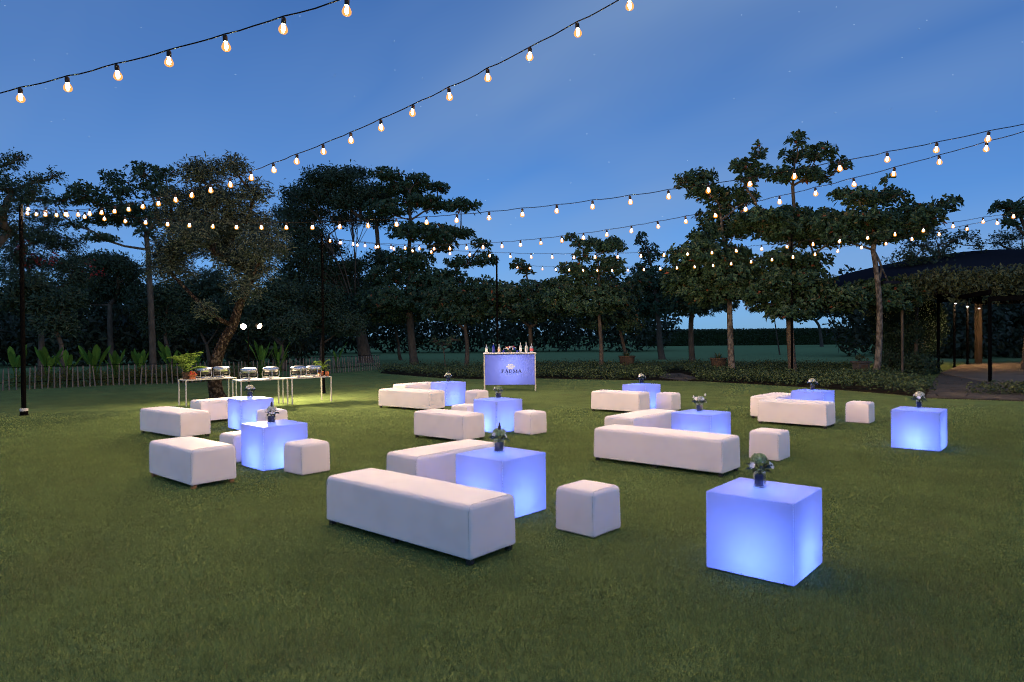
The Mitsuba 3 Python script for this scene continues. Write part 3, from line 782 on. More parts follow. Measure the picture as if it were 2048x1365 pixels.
def tree(name, label, group, base, fork, lobes, d, seed, kind='almond', trunk=(.16, .10), dens=1.0, leaf=None, spread=.7, limbs=True, mat='leaf_material', bend=None, barkm='bark', catg='tree', leader=None, fan=0):
    r = np.random.default_rng(seed)
    k = thing(name, label, catg, group)
    base, fork = np.array(base, float), np.array(fork, float)
    mid = (base + fork) / 2 + (np.array(bend) if bend is not None else r.normal(0, .12, 3) * [1, 1, 0])
    tp = bez(base - [0, 0, .1], mid, fork, 10)
    rad = np.linspace(trunk[0], trunk[1], 10)
    rad[0] *= 1.3
    put(k, 'trunk', ply(tube(tp, rad, 10), barkm, smooth=60))
    br, P, D, N, L, W, C = [], [], [], [], [], [], []
    sc = d / FPX
    cents = []
    for (px, py, rx, ry) in lobes:
        cents.append(at(px, py, d + r.uniform(-1, 1) * spread * max(1.0, rx * sc)))
    # limbs: every lobe hangs on the nearest node that is closer to the fork; a limb is as thick as what it carries
    nodes, par, rt_ = [fork], [-1], [0]
    if leader is not None:
        for t_ in np.linspace(.2, 1, 6):
            nodes.append(fork + (leader - fork) * t_ + r.normal(0, .05, 3) * [1, 1, 0])
            par.append(len(nodes) - 2)
    dist = [np.linalg.norm(c - fork) for c in cents]
    for li in np.argsort(dist):
        c = cents[li]
        low = c - [0, 0, lobes[li][3] * sc * .25]
        best, bi = 1e9, 0
        for ni, q_ in enumerate(nodes):
            if np.linalg.norm(q_ - fork) < dist[li] * .93:
                w_ = low - q_
                e_ = np.linalg.norm(w_) * (1.0 + .9 * max(0, -w_[2]) / (np.linalg.norm(w_) + 1e-6)) + .25 * np.linalg.norm(q_ - fork)
                if e_ < best:
                    best, bi = e_, ni
        mid_ = (nodes[bi] + low) / 2 + r.normal(0, .08, 3) * best * .5
        nodes += [mid_, low]
        par += [bi, len(nodes) - 2]
    cnt = np.ones(len(nodes))
    for ni in range(len(nodes) - 1, 0, -1):
        cnt[par[ni]] += cnt[ni]
    rr_ = np.minimum(trunk[1] * np.sqrt(cnt / cnt[0]), trunk[1]) + .006
    if limbs:
        for ni in range(1, len(nodes)):
            a_, b_ = nodes[par[ni]], nodes[ni]
            br.append(tube(bez(a_, (a_ + b_) / 2 + r.normal(0, .04, 3) * np.linalg.norm(b_ - a_), b_, 5), np.linspace(min(rr_[par[ni]], rr_[ni] * 1.25), rr_[ni], 5), 6))
    for q_ in range(fan):
        e_ = cents[r.integers(len(cents))] + r.normal(0, .5, 3)
        if e_[2] > fork[2] + 1.5:
            a_ = fork + r.normal(0, .15, 3) + (e_ - fork) * r.uniform(0, .25)
            br.append(tube(bez(a_, (a_ + e_) / 2 + r.normal(0, .35, 3), e_, 7), np.linspace(.055, .012, 7), 5))
            for _ in range(6):
                m_ = a_ + (e_ - a_) * r.uniform(.4, .8)
                br.append(tube(bez(m_, m_ + (e_ - m_) * .5 + r.normal(0, .5, 3), e_ + r.normal(0, 1.0, 3) * [1, 1, .5] - [0, 0, .4], 5), np.linspace(.026, .007, 5), 4))
    for (px, py, rx, ry), c in zip(lobes, cents):
        a, b = rx * sc * 1.08, ry * sc * 1.1
        cdep = min(a, 1.6) * .8
        if kind == 'almond':
            n = max(4, int(70 * dens * (a * b + a * cdep)))
            q_ = unit(n, r) * (r.uniform(0, 1, (n, 1)) ** .42) * [a, cdep, b]
            q_ += c
            m = 8
            Ls, Ws = leaf or (.235, .122)
        elif kind == 'fine':
            n = max(6, int(150 * dens * (a * b + a * cdep)))
            q_ = unit(n, r) * (r.uniform(0, 1, (n, 1)) ** .45) * [a, cdep, b] + c
            m = 9
            Ls, Ws = leaf or (.15, .05)
        else:  # narrow
            n = max(6, int(130 * dens * (a * b + a * cdep)))
            q_ = unit(n, r) * (r.uniform(0, 1, (n, 1)) ** .42) * [a, cdep, b] + c
            m = 9
            Ls, Ws = leaf or (.20, .038)
        for w_ in q_[:: max(1, n // 14)]:
            br.append(tube(bez(c, (c + w_) / 2 + r.normal(0, .05, 3), w_, 4), np.linspace(.011, .004, 4), 4, False))
        ax = (q_ - c) / np.array([a, cdep, b])
        ax[:, 2] = np.abs(ax[:, 2]) * .4 + .35
        ax /= np.linalg.norm(ax, axis=1, keepdims=True) + 1e-9
        ph = r.uniform(0, 6.28, (n, m)) if kind != 'almond' else np.arange(m)[None] * 2.4 + r.uniform(0, 6.28, (n, 1))
        s1 = np.cross(ax, unit(n, r))
        s1 /= np.linalg.norm(s1, axis=1, keepdims=True) + 1e-9
        s2 = np.cross(ax, s1)
        dv = np.cos(ph)[..., None] * s1[:, None] + np.sin(ph)[..., None] * s2[:, None] + ax[:, None] * r.uniform(.05, .9, (n, m, 1)) + r.normal(0, .15, (n, m, 3))
        P.append((q_[:, None] + r.normal(0, Ls * (.12 if kind == 'almond' else .55), (n, m, 3))).reshape(-1, 3))
        D.append(dv.reshape(-1, 3))
        N.append(np.repeat(ax, m, 0) + r.normal(0, .3, (n * m, 3)))
        L.append(Ls * r.uniform(.6, 1.2, n * m))
        W.append(Ws * r.uniform(.7, 1.2, n * m))
        base_c = {'almond': (.026, .058, .026), 'fine': (.024, .048, .023), 'narrow': (.024, .042, .032)}[kind]
        cc = np.array(base_c) * r.uniform(.6, 1.5, (n * m, 1)) * [1, 1, 1]
        if kind == 'almond':
            red = r.random(n * m) < .010
            cc[red] = np.array([.20, .055, .02]) * r.uniform(.6, 1.3, (red.sum(), 1))
            yel = r.random(n * m) < .03
            cc[yel] = np.array([.10, .085, .03])
        C.append(cc)
    put(k, 'branches', ply(cat(br), barkm, smooth=60)) if br else None
    m, cv = leaves(np.vstack(P), np.vstack(D), np.vstack(N), np.concatenate(L), np.concatenate(W), np.vstack(C), .22, .08)
    put(k, 'crown', ply(m, mat, color=cv), kind=None)
    return k


AG = 'sea almond trees right of the bar'
b = at(1583, 0, 27.6); b[2] = 0
tree('sea_almond_tree', 'tallest sea almond tree, its tiered crown rising above the right festoon lights', AG, b, at(1578, 600, 27.6),
     [(1593, 280, 17, 12), (1634, 308, 32, 15), (1583, 312, 20, 15), (1561, 352, 28, 14), (1615, 350, 30, 14), (1642, 355, 20, 12), (1681, 330, 22, 13), (1517, 307, 11, 20), (1489, 333, 26, 13), (1514, 346, 26, 13), (1489, 368, 18, 13),
      (1527, 437, 52, 17), (1583, 433, 40, 18), (1646, 440, 48, 15), (1577, 466, 56, 24), (1540, 462, 40, 20), (1662, 472, 46, 20), (1620, 480, 44, 18), (1545, 560, 50, 30), (1536, 608, 40, 20), (1600, 600, 60, 26), (1646, 582, 48, 26), (1672, 612, 36, 18), (1600, 560, 50, 24), (1500, 450, 36, 18), (1610, 455, 50, 24), (1570, 520, 40, 20), (1620, 525, 40, 18), (1520, 585, 40, 24), (1580, 628, 44, 14)],
     27.6, 11, trunk=(.17, .12), leader=at(1587, 330, 27.6), dens=1.25)
b = at(1460, 0, 28.6); b[2] = 0
tree('sea_almond_tree', 'sea almond tree with pale speckled trunk beside the right urn', AG, b, at(1459, 600, 28.6),
     [(1372, 362, 20, 15), (1404, 357, 30, 13), (1410, 384, 34, 17), (1451, 400, 42, 20), (1495, 398, 18, 12), (1432, 432, 38, 18), (1426, 468, 42, 20), (1404, 486, 32, 18), (1470, 462, 30, 18), (1395, 513, 66, 24), (1442, 549, 70, 28), (1464, 582, 56, 24), (1420, 592, 48, 22), (1495, 533, 38, 24), (1370, 545, 40, 20), (1390, 575, 46, 22), (1450, 510, 46, 20), (1350, 570, 30, 20), (1500, 580, 36, 22)],
     28.6, 12, trunk=(.15, .10), leader=at(1440, 410, 28.6), dens=1.25, barkm='pale_bark')
b = at(1748, 0, 26.4); b[2] = 0
tree('sea_almond_tree', 'sea almond tree with a pale straight trunk left of the pergola and wide flat tiers', AG, b, at(1746, 500, 26.4),
     [(1680, 388, 20, 12), (1717, 396, 37, 14), (1751, 403, 30, 16), (1791, 388, 25, 11), (1775, 364, 9, 9), (1646, 446, 50, 15), (1700, 446, 46, 18), (1732, 443, 55, 22), (1800, 437, 46, 19), (1855, 428, 30, 15), (1893, 411, 24, 14), (1815, 414, 16, 12), (1754, 472, 48, 17), (1815, 466, 36, 13), (1690, 476, 36, 13), (1770, 452, 50, 22), (1670, 462, 44, 18), (1840, 445, 36, 16),
      (1785, 578, 56, 22), (1735, 592, 50, 26), (1695, 600, 40, 22), (1790, 604, 50, 20)],
     26.4, 13, trunk=(.13, .09), leader=at(1752, 400, 26.4), dens=1.3, barkm='pale_bark')
b = at(1197, 0, 32); b[2] = 0
tree('sea_almond_tree', 'small sea almond tree right of the bar with a forked top below the festoon lights', AG, b, at(1197, 625, 32),
     [(1141, 477, 13, 7), (1170, 488, 26, 8), (1213, 496, 38, 10), (1228, 486, 18, 9), (1166, 512, 18, 15), (1211, 530, 26, 18), (1141, 538, 28, 9), (1170, 550, 36, 14), (1234, 535, 16, 18), (1130, 575, 46, 18), (1185, 585, 56, 22), (1160, 615, 50, 20), (1225, 605, 40, 24), (1110, 600, 36, 22)],
     32, 14, trunk=(.11, .07), leader=at(1195, 490, 32), dens=1.25)
b = at(1320, 0, 47); b[2] = 0
tree('sea_almond_tree', 'dark round-topped tree left of the far hedge, standing on the far lawn', AG, b, at(1318, 648, 47),
     [(1284, 480, 11, 12), (1299, 508, 18, 20), (1288, 541, 24, 13), (1310, 560, 40, 22), (1275, 590, 40, 28), (1320, 605, 56, 26), (1290, 622, 40, 18), (1345, 585, 30, 20), (1262, 625, 26, 18)], 47, 15, trunk=(.24, .17), dens=.8, leaf=(.3, .15), leader=at(1300, 520, 47))
b = at(1381, 0, 40); b[2] = 0
tree('sea_almond_tree', 'dark spreading tree with a thin straight trunk before the far hedge', AG, b, at(1382, 645, 40),
     [(1385, 612, 52, 22), (1400, 580, 56, 28), (1370, 565, 46, 26), (1436, 606, 36, 20), (1350, 600, 30, 22), (1345, 555, 30, 16)], 40, 16, trunk=(.19, .14), dens=.95, leaf=(.27, .13))
b = at(1640, 0, 85); b[2] = 0
tree('distant_tree', 'distant forked tree rising behind the hedge', None, b, at(1638, 652, 85), [(1625, 628, 22, 12), (1655, 622, 24, 12), (1640, 610, 26, 12), (1608, 632, 12, 14)], 85, 17, trunk=(.22, .16), dens=.35, leaf=(.5, .25))
b = at(1556, 0, 55); b[2] = 0
tree('sapling', 'thin leaning sapling on the far lawn', None, b, at(1549, 640, 55), [(1548, 625, 14, 12), (1560, 618, 14, 10)], 55, 18, trunk=(.06, .04), dens=.8, leaf=(.3, .15))
b = at(1830, 0, 30.5); b[2] = 0
tree('pale_leaved_tree', 'thin-branched tree with small pale leaves behind the pergola roof edge', None, b, at(1838, 545, 30.5),
     [(1846, 492, 40, 28), (1815, 518, 38, 18), (1880, 505, 34, 20), (1810, 545, 40, 14), (1870, 468, 26, 12), (1929, 472, 24, 12), (1954, 488, 18, 12), (1905, 480, 20, 10), (1860, 535, 40, 16)], 30.5, 19, 'fine', trunk=(.09, .06), dens=.34, leaf=(.16, .075))
b = at(2046, 0, 30); b[2] = 0
tree('sea_almond_tree', 'sea almond branches entering at the right edge above the pergola', AG, b, at(2075, 520, 30), [(2010, 415, 24, 11), (2040, 428, 26, 14), (2065, 415, 30, 18), (2025, 445, 16, 8)], 30, 20, trunk=(.12, .08), dens=1.1)
tree('feathery_tree', 'feathery fine-leaved tree rising behind the pergola at the right edge', None, on(2090, 730), at(2060, 520, 34), [(2010, 475, 26, 10), (2030, 500, 24, 12), (2045, 465, 26, 14), (2000, 488, 16, 8)], 34, 21, 'fine', trunk=(.10, .06), dens=.6)

b = at(822, 0, 42); b[2] = 0
tree('tall_almond_tree', 'tall dark almond tree left of the bar with long tiers reaching right', None, b, at(818, 570, 42),
     [(772, 350, 32, 11), (838, 363, 26, 12), (875, 376, 24, 11), (804, 377, 46, 16), (870, 411, 32, 12), (922, 412, 34, 11), (777, 418, 50, 15), (840, 402, 40, 12), (870, 468, 40, 17), (917, 468, 32, 12), (962, 489, 18, 8), (817, 466, 40, 18), (883, 492, 30, 13), (917, 526, 26, 12), (967, 520, 26, 13), (820, 520, 46, 20), (780, 555, 50, 22), (850, 560, 50, 22), (830, 600, 60, 24), (770, 600, 50, 26), (880, 590, 50, 24), (800, 630, 60, 20), (900, 560, 36, 18)],
     42, 22, trunk=(.26, .18), dens=.75, leaf=(.30, .15), leader=at(820, 380, 42), spread=1.3)
b = at(724, 0, 46); b[2] = 0
tree('rain_tree', 'broad feathery tree left of centre with many thin bare branches under its crown', None, b, at(716, 640, 46),
     [(659, 356, 52, 14), (711, 350, 24, 10), (593, 392, 30, 20), (645, 390, 54, 22), (725, 388, 52, 16), (580, 426, 34, 20), (627, 430, 34, 18), (612, 470, 36, 22), (600, 510, 42, 26), (690, 408, 40, 10), (760, 395, 30, 14), (575, 460, 26, 22), (640, 540, 36, 20), (590, 560, 44, 28), (620, 600, 50, 26), (700, 600, 60, 30), (680, 565, 50, 22), (745, 615, 50, 28), (690, 645, 70, 24), (740, 580, 40, 22), (650, 620, 60, 30), (690, 440, 30, 9), (752, 440, 26, 10), (660, 500, 30, 16), (762, 520, 30, 14), (704, 535, 40, 12)],
     46, 23, 'fine', trunk=(.50, .26), dens=.52, leaf=(.30, .10), spread=1.5, fan=26)
b = on(438, 797)
tree('leaning_tree', 'leaning tree with a dark rough trunk and narrow drooping leaves behind the buffet', None, b, at(466, 652, 20.2),
     [(401, 346, 40, 16), (465, 336, 28, 16), (509, 388, 26, 22), (438, 398, 50, 22), (359, 438, 46, 16), (412, 448, 56, 22), (491, 448, 54, 28), (530, 490, 44, 28), (350, 500, 44, 28), (338, 537, 42, 26), (504, 537, 40, 30), (491, 578, 30, 22), (438, 486, 58, 28), (407, 622, 16, 12), (400, 400, 40, 18), (470, 520, 40, 22), (380, 470, 40, 22), (340, 400, 22, 14)],
     20.2, 24, 'narrow', trunk=(.21, .14), dens=2.1, bend=(-.62, 0, -.1), spread=.9, leaf=(.20, .040), barkm='rough_bark')
b = at(297, 0, 34); b[2] = 0
tree('almond_tree', 'dark almond tree behind the fence at left, its flat crown crossing the festoon lights', None, b, at(296, 500, 34),
     [(112, 403, 26, 10), (163, 380, 28, 14), (176, 399, 40, 12), (225, 356, 24, 14), (238, 383, 36, 20), (285, 346, 28, 22), (303, 380, 26, 18), (244, 421, 54, 14), (217, 442, 50, 10), (152, 452, 18, 8), (285, 442, 28, 20), (203, 477, 34, 7), (293, 466, 22, 14), (330, 350, 26, 16), (335, 390, 26, 18), (315, 430, 24, 20)],
     34, 25, trunk=(.17, .12), dens=.85, leaf=(.24, .10), spread=1.0)
b = at(-40, 0, 27); b[2] = 0
tree('edge_tree', 'dark spreading tree at the far left edge', None, b, at(-30, 520, 27), [(10, 328, 26, 12), (36, 315, 16, 10), (27, 380, 40, 18), (73, 361, 24, 7), (68, 383, 28, 10), (106, 352, 16, 11), (5, 420, 36, 16), (-30, 350, 40, 20), (60, 400, 30, 10), (20, 460, 40, 20)], 27, 26, 'fine', trunk=(.2, .14), dens=.75, leaf=(.16, .06))
b = at(70, 0, 33); b[2] = 0
fl = tree('flame_tree', 'feathery flame tree with dull red flowers behind the left pole', None, b, at(75, 590, 33), [(80, 474, 54, 20), (125, 490, 40, 14), (68, 526, 58, 15), (135, 534, 44, 14), (30, 500, 40, 22), (90, 440, 36, 18), (160, 520, 30, 12), (20, 550, 40, 20), (150, 560, 40, 16)], 33, 27, 'fine', trunk=(.16, .1), dens=.6, leaf=(.2, .06))
r = np.random.default_rng(91)
P = np.vstack([at(px + r.normal(0, 22), py + r.normal(0, 9), 32.0 + r.normal(0, .6)) + r.normal(0, .10, (14, 3)) for px, py in [(95, 520)] * 5 + [(130, 530)] * 4 + [(60, 505)] * 3 + [(155, 545)] * 4 + [(40, 490)] * 2])
m, cv = leaves(P, unit(len(P), r), unit(len(P), r), np.full(len(P), .10), np.full(len(P), .07), np.tile([.26, .012, .010], (len(P), 1)))
put(fl, 'flowers', ply(m, 'leaf_material', color=cv), 'dull red flowers', 'stuff')
b = at(215, 0, 44); b[2] = 0
tree('dark_tree', 'dark bushy tree in the gap between the flame tree and the flat-crowned almond', None, b, at(220, 610, 44), [(211, 523, 40, 15), (236, 536, 28, 16), (262, 545, 26, 16), (190, 560, 46, 24), (240, 580, 50, 24), (150, 590, 50, 26), (280, 590, 36, 24)], 44, 28, 'fine', trunk=(.2, .14), dens=.75, leaf=(.26, .10))
b = at(1060, 0, 36); b[2] = 0
tree('low_almond_tree', 'low dark almond tree directly behind the bar', None, b, at(1060, 655, 36), [(1036, 530, 14, 9), (1052, 542, 16, 9), (1000, 588, 56, 22), (1060, 592, 60, 28), (1110, 580, 40, 18), (1030, 620, 60, 22), (1090, 625, 50, 22), (975, 615, 40, 22)], 36, 29, trunk=(.14, .1), dens=1.0, leaf=(.25, .125))
b = at(925, 0, 37); b[2] = 0
tree('low_almond_tree', 'low dark almond tree left of the bar, under the long tiers', None, b, at(930, 660, 37), [(900, 592, 50, 24), (945, 598, 44, 24), (880, 620, 40, 24), (930, 630, 50, 20), (960, 570, 30, 16)], 37, 30, trunk=(.14, .1), dens=1.0, leaf=(.25, .125))
b = at(1255, 0, 35.5); b[2] = 0
tree('low_almond_tree', 'low dark tree between the bar trees and the left urn', None, b, at(1240, 660, 35.5), [(1215, 560, 26, 16), (1250, 585, 40, 24), (1230, 625, 44, 22), (1262, 650, 26, 20), (1195, 640, 40, 20), (1275, 560, 24, 14)], 35.5, 31, trunk=(.1, .07), dens=.95, leaf=(.24, .12))
for n, (px, d, tops, lab) in enumerate([(795, 50, [(790, 640, 30, 16), (800, 620, 36, 20)], 'slim dark trunked tree in the gap left of the bar'), (640, 39, [(600, 640, 40, 22), (650, 630, 44, 24), (690, 650, 40, 22), (640, 590, 40, 22)], 'dark bushy tree behind the slim pole'),
                                        (560, 36, [(540, 610, 46, 26), (580, 650, 40, 26), (520, 650, 40, 24), (560, 580, 36, 20)], 'dark bushy tree right of the floodlights'), (410, 42, [(370, 590, 46, 28), (420, 570, 46, 28), (450, 620, 46, 30), (390, 640, 46, 26)], 'dark tree filling the gap behind the leaning tree'),
                                        (330, 37, [(300, 620, 40, 28), (340, 590, 36, 26), (330, 650, 44, 24)], 'dark tree with a thin pale trunk behind the fence'), (120, 30, [(90, 610, 44, 24), (135, 600, 30, 18), (60, 570, 40, 20), (30, 600, 40, 24), (110, 650, 44, 18)], 'bushy tree with yellowish leaves behind the left pole'),
                                        (886, 33, [(885, 690, 20, 10), (870, 682, 14, 8), (905, 680, 16, 9)], 'small thin-stemmed shrub with white flowers left of the bar')]):
    b = at(px, 0, d); b[2] = 0
    tree('bushy_tree' if n != 6 else 'flowering_shrub', lab, None, b, at(px + 3, 690 if n != 6 else 712, d), tops, d, 40 + n, 'fine' if n != 6 else 'almond', trunk=(.14, .09) if n != 6 else (.03, .02), dens=.8, leaf=(.24, .09) if n != 6 else (.12, .06), catg='tree' if n != 6 else 'shrub')
for n, (px, py, rx, ry, d, lab) in enumerate([(1800, 690, 46, 60, 31, 'dark leafy shrub right of the pale trunk, before the pergola'), (1850, 650, 40, 60, 36, 'dark leafy shrub behind the first pergola post'), (1775, 640, 30, 40, 34, 'dark leafy shrub behind the pale trunk'), (1840, 735, 34, 22, 28, 'low dark shrub at the corner of the pergola floor')]):
    b = at(px, 0, d); b[2] = 0
    tree('shrub', lab, None, b, at(px, py + ry * .5, d), [(px + dx * rx * .5, py + dy * ry * .5, rx * .6, ry * .45) for dx, dy in ((-1, 0), (1, 0), (0, -1), (0, 1), (0, 0), (-.8, 1), (.8, 1), (-.8, -1), (.8, -1))], d, 60 + n, 'fine', trunk=(.06, .04), dens=.8, leaf=(.16, .07), catg='shrub')


def foliage_mass(name, label, boxes, seed, leaf, dens, col, kind='stuff', mat='leaf_material', parent=None):
    """Loose leaf clumps filling ellipsoids (x, y, z, a, b, c) in metres."""
    r = np.random.default_rng(seed)
    P, C = [], []
    for x, y, z, a, b, c in boxes:
        n = max(20, int(dens * (a * b + b * c + a * c)))
        q_ = unit(n, r) * (r.uniform(0, 1, (n, 1)) ** .3) * [a, b, c] + [x, y, z]
        q_ = q_[q_[:, 2] > .02]
        P.append(q_)
    P = np.vstack(P)
    cl = meshkit.fbm(P * .9, 3, seed)[:, None]
    cc = np.array(col) * r.uniform(.6, 1.4, (len(P), 1)) * (.7 + .6 * cl)
    D = unit(len(P), r) + [0, 0, .25]
    m, cv = leaves(P, D, unit(len(P), r) + [0, 0, .8], leaf[0] * r.uniform(.6, 1.3, len(P)), leaf[1] * r.uniform(.7, 1.2, len(P)), cc, .2, .1)
    s = ply(m, mat, color=cv)
    if parent:
        return put(parent, name, s, None, kind)
    scene[name] = s
    labels[name] = {'label': label, 'kind': kind, 'category': 'plants'}
    return name


def blob_row(px0, px1, py_top, d, n, seed, depth=3.0):
    r = np.random.default_rng(seed)
    out = []
    for px in np.linspace(px0, px1, n):
        dd = d + r.uniform(-1, 1) * depth
        top = at(px, py_top + r.normal(0, 9), dd)[2]
        x = at(px, 0, dd)[0]
        w = (px1 - px0) / n * dd / FPX * r.uniform(.8, 1.4)
        out.append((x, dd, top * .5, w, 1.8, top * .5))
    return out


foliage_mass('far_wood', 'dark far-off wood closing the view behind the garden trees', blob_row(-120, 640, 575, 62, 18, 1, 5) + blob_row(-1000, -120, 545, 44, 14, 9, 4) + blob_row(540, 1300, 592, 72, 18, 2, 5) + blob_row(1700, 2200, 560, 52, 14, 3, 3) + blob_row(-120, 560, 640, 46, 16, 4, 3) + blob_row(1840, 2260, 670, 46, 16, 6, 2) + blob_row(1840, 2260, 600, 49, 14, 7, 2), 71, (.55, .28), 62, (.030, .042, .022))
hy, hx0, hx1 = 100., at(1270, 0, 100)[0], at(1800, 0, 100)[0]
k = thing('hedge', 'long clipped dark green hedge across the end of the far lawn', 'hedge')
hr = np.random.default_rng(5)
nseg = 60
xs = np.linspace(hx0, hx1, nseg)
prof = [(-1.2, 0), (-1.25, 1.2), (-1.1, 2.0), (-.6, 2.22), (.6, 2.25), (1.2, 1.9), (1.2, 0)]
v = np.array([[x, hy + py + hr.normal(0, .06), z + (hr.normal(0, .05) if z > .5 else 0)] for x in xs for py, z in prof])
i, j = np.meshgrid(np.arange(nseg - 1), np.arange(len(prof) - 1), indexing='ij')
npf = len(prof)
q = np.stack([i * npf + j, (i + 1) * npf + j, (i + 1) * npf + j + 1, i * npf + j + 1], -1).reshape(-1, 4)
scene['hedge_material'] = {'type': 'twosided', 'bsdf': {'type': 'diffuse', 'reflectance': proc(lambda p, n, uv: mix((.012, .020, .008), (.038, .055, .020), fbm(p.x * 2.2, p.y * 2.2, p.z * 2.2, 4)))}}
put(k, 'body', ply((v, q), 'hedge_material'))
n = 9000
P = np.stack([hr.uniform(hx0, hx1, n), hy + hr.uniform(-1.25, 1.2, n), 2.2 + hr.normal(0, .06, n)], 1)
fr = hr.random(n) < .5
P[fr, 1] = hy - 1.24 + hr.normal(0, .04, fr.sum())
P[fr, 2] = hr.uniform(.05, 2.2, fr.sum())
m, cv = leaves(P, unit(n, hr) + [0, -.3, .4], unit(n, hr), np.full(n, .25), np.full(n, .16), np.array([.034, .052, .020]) * hr.uniform(.6, 1.4, (n, 1)))
put(k, 'leaves', ply(m, 'leaf_material', color=cv), None, 'stuff')

# ground cover along the bed
r = np.random.default_rng(17)
from shapely import contains_xy
minx, miny, maxx, maxy = bed.bounds
bx = np.stack([r.uniform(minx, maxx, 9000), r.uniform(miny, maxy, 9000)], 1)
bx = bx[contains_xy(bed, bx[:, 0], bx[:, 1])]
sp_ = Polygon([on(*p)[:2] for p in [(1310, 756), (1378, 766), (1400, 757), (1360, 743), (1325, 745)]])
bx = bx[~contains_xy(sp_, bx[:, 0], bx[:, 1])]
hh = .08 + .24 * meshkit.fbm(np.column_stack([bx * .55, bx[:, :1] * 0]), 3, 4)
left = bx[:, 0] < -2.2
keep = (~left) | (r.random(len(bx)) < .55)
bx, hh = bx[keep], hh[keep]
m_ = 12
P = np.repeat(np.column_stack([bx, hh]), m_, 0) + r.normal(0, 1, (len(bx) * m_, 3)) * [.11, .11, .085]
P[:, 2] = np.maximum(P[:, 2], .03)
cc = np.array([.040, .066, .022]) * r.uniform(.45, 1.5, (len(P), 1))
m, cv = leaves(P, unit(len(P), r) * [1, 1, .6] + [0, -.2, .35], unit(len(P), r) + [0, -.3, 1.2], .10 * r.uniform(.6, 1.3, len(P)), .055 * r.uniform(.7, 1.2, len(P)), cc, .15, .1)
scene['ground_cover'] = ply(m, 'leaf_material', color=cv)
labels['ground_cover'] = {'label': 'low leafy ground cover filling the bed behind the lawn', 'category': 'plants', 'kind': 'stuff'}
foliage_mass('path_edge_plants', 'low leafy plants at the right edge beside the stone path', [(on(px, 790)[0], on(px, 790)[1], .1, .9, .7, .3) for px in (2000, 2040, 2080)], 77, (.11, .06), 330, (.05, .07, .026))

# urns and pedestal
UP_ = [(1254, 742, 'dark clay urn of spiky leaves, left one in the planting bed'), (1437, 746, 'dark clay urn of spiky leaves beside the pale speckled trunk')]
for n, (px, py, lab) in enumerate(UP_):
    c = on(px, py)
    s = c[1] / FPX
    k = thing('urn', lab, 'planter', 'clay urns in the planting bed')
    p = pose(c[0], c[1])
    R = 16 * s
    put(k, 'pot', moved(ply(lathe([(0, 0), (R * .62, 0), (R * .70, .05), (R * .9, .45), (R * .97, 27 * s), (R * 1.06, 27.5 * s), (R * 1.06, 30 * s), (R * .9, 30 * s), (R * .85, 26 * s), (0, 26 * s)], 24), 'pot_clay', smooth=40), p))
    r = np.random.default_rng(200 + n)
    for a in range(26):
        ang, el = a * 2.4, r.uniform(.3, 1.4)
        L = r.uniform(.28, .48)
        c0 = np.array([math.cos(ang) * .06, math.sin(ang) * .06, 28 * s])
        tip = c0 + np.array([math.cos(ang) * math.cos(el), math.sin(ang) * math.cos(el), math.sin(el) * .8]) * L
        cur = bez(c0, (c0 + tip) / 2 + [0, 0, .07], tip, 5)
        sd = np.array([-math.sin(ang), math.cos(ang), 0])
        wd = np.array([.018, .024, .022, .014, .002])[:, None]
        vv = np.vstack([cur - sd * wd, cur + sd * wd])
        ff = np.array([[i_, i_ + 1, i_ + 6, i_ + 5] for i_ in range(4)])
        cv = np.tile(np.array([.05, .07, .03]) * r.uniform(.6, 1.5), (10, 1))
        put(k, 'leaf', moved(ply((vv, ff), 'leaf_material', color=cv), p))
c = on(1722, 752)
k = thing('stone_pedestal', 'squat stone pedestal with a capped top among the ground cover, left of the pale trunk', 'pedestal')
p = pose(c[0], c[1], 0, 8)
put(k, 'shaft', moved(ply(bevel(.46, .46, .52, .012), 'pedestal_stone'), p))
put(k, 'panel', moved(ply(bevel(.30, .02, .38, .004, (0, -.234, .07)), 'pot_clay'), p))
put(k, 'cap', moved(ply(bevel(.60, .60, .07, .015, (0, 0, .521)), 'pedestal_stone'), p))
foliage_mass('plant', None, [(c[0], c[1], .70, .28, .28, .12)], 78, (.12, .05), 700, (.04, .055, .024), None, parent=k)

# broad-leaved plants behind the fence
LP = [(20, 700, 25.4, 7, 1.55, 'broad-leaved plant behind the fence at the left edge'), (85, 690, 25.6, 9, 1.6, 'broad-leaved plant just right of the thick left pole'), (125, 705, 26.2, 7, 1.3, 'low broad-leaved plant, second right of the thick left pole'),
      (180, 690, 26.8, 11, 1.75, 'largest broad-leaved plant, behind the middle of the left fence'), (222, 705, 27.0, 8, 1.35, 'broad-leaved plant right of the largest one behind the fence'), (270, 705, 27.2, 8, 1.35, 'broad-leaved plant behind the fence before the dark trunk'),
      (335, 690, 27.6, 9, 1.7, 'broad-leaved plant behind the feathery potted palm'), (375, 705, 28.2, 8, 1.4, 'broad-leaved plant left of the leaning trunk'), (515, 700, 29.4, 10, 1.75, 'strap-leaved plant under the right floodlight'), (548, 700, 29.8, 9, 1.6, 'strap-leaved plant right of the floodlights'),
      (665, 705, 33.5, 5, 1.5, 'narrow broad-leaved plant behind the far end of the fence')]
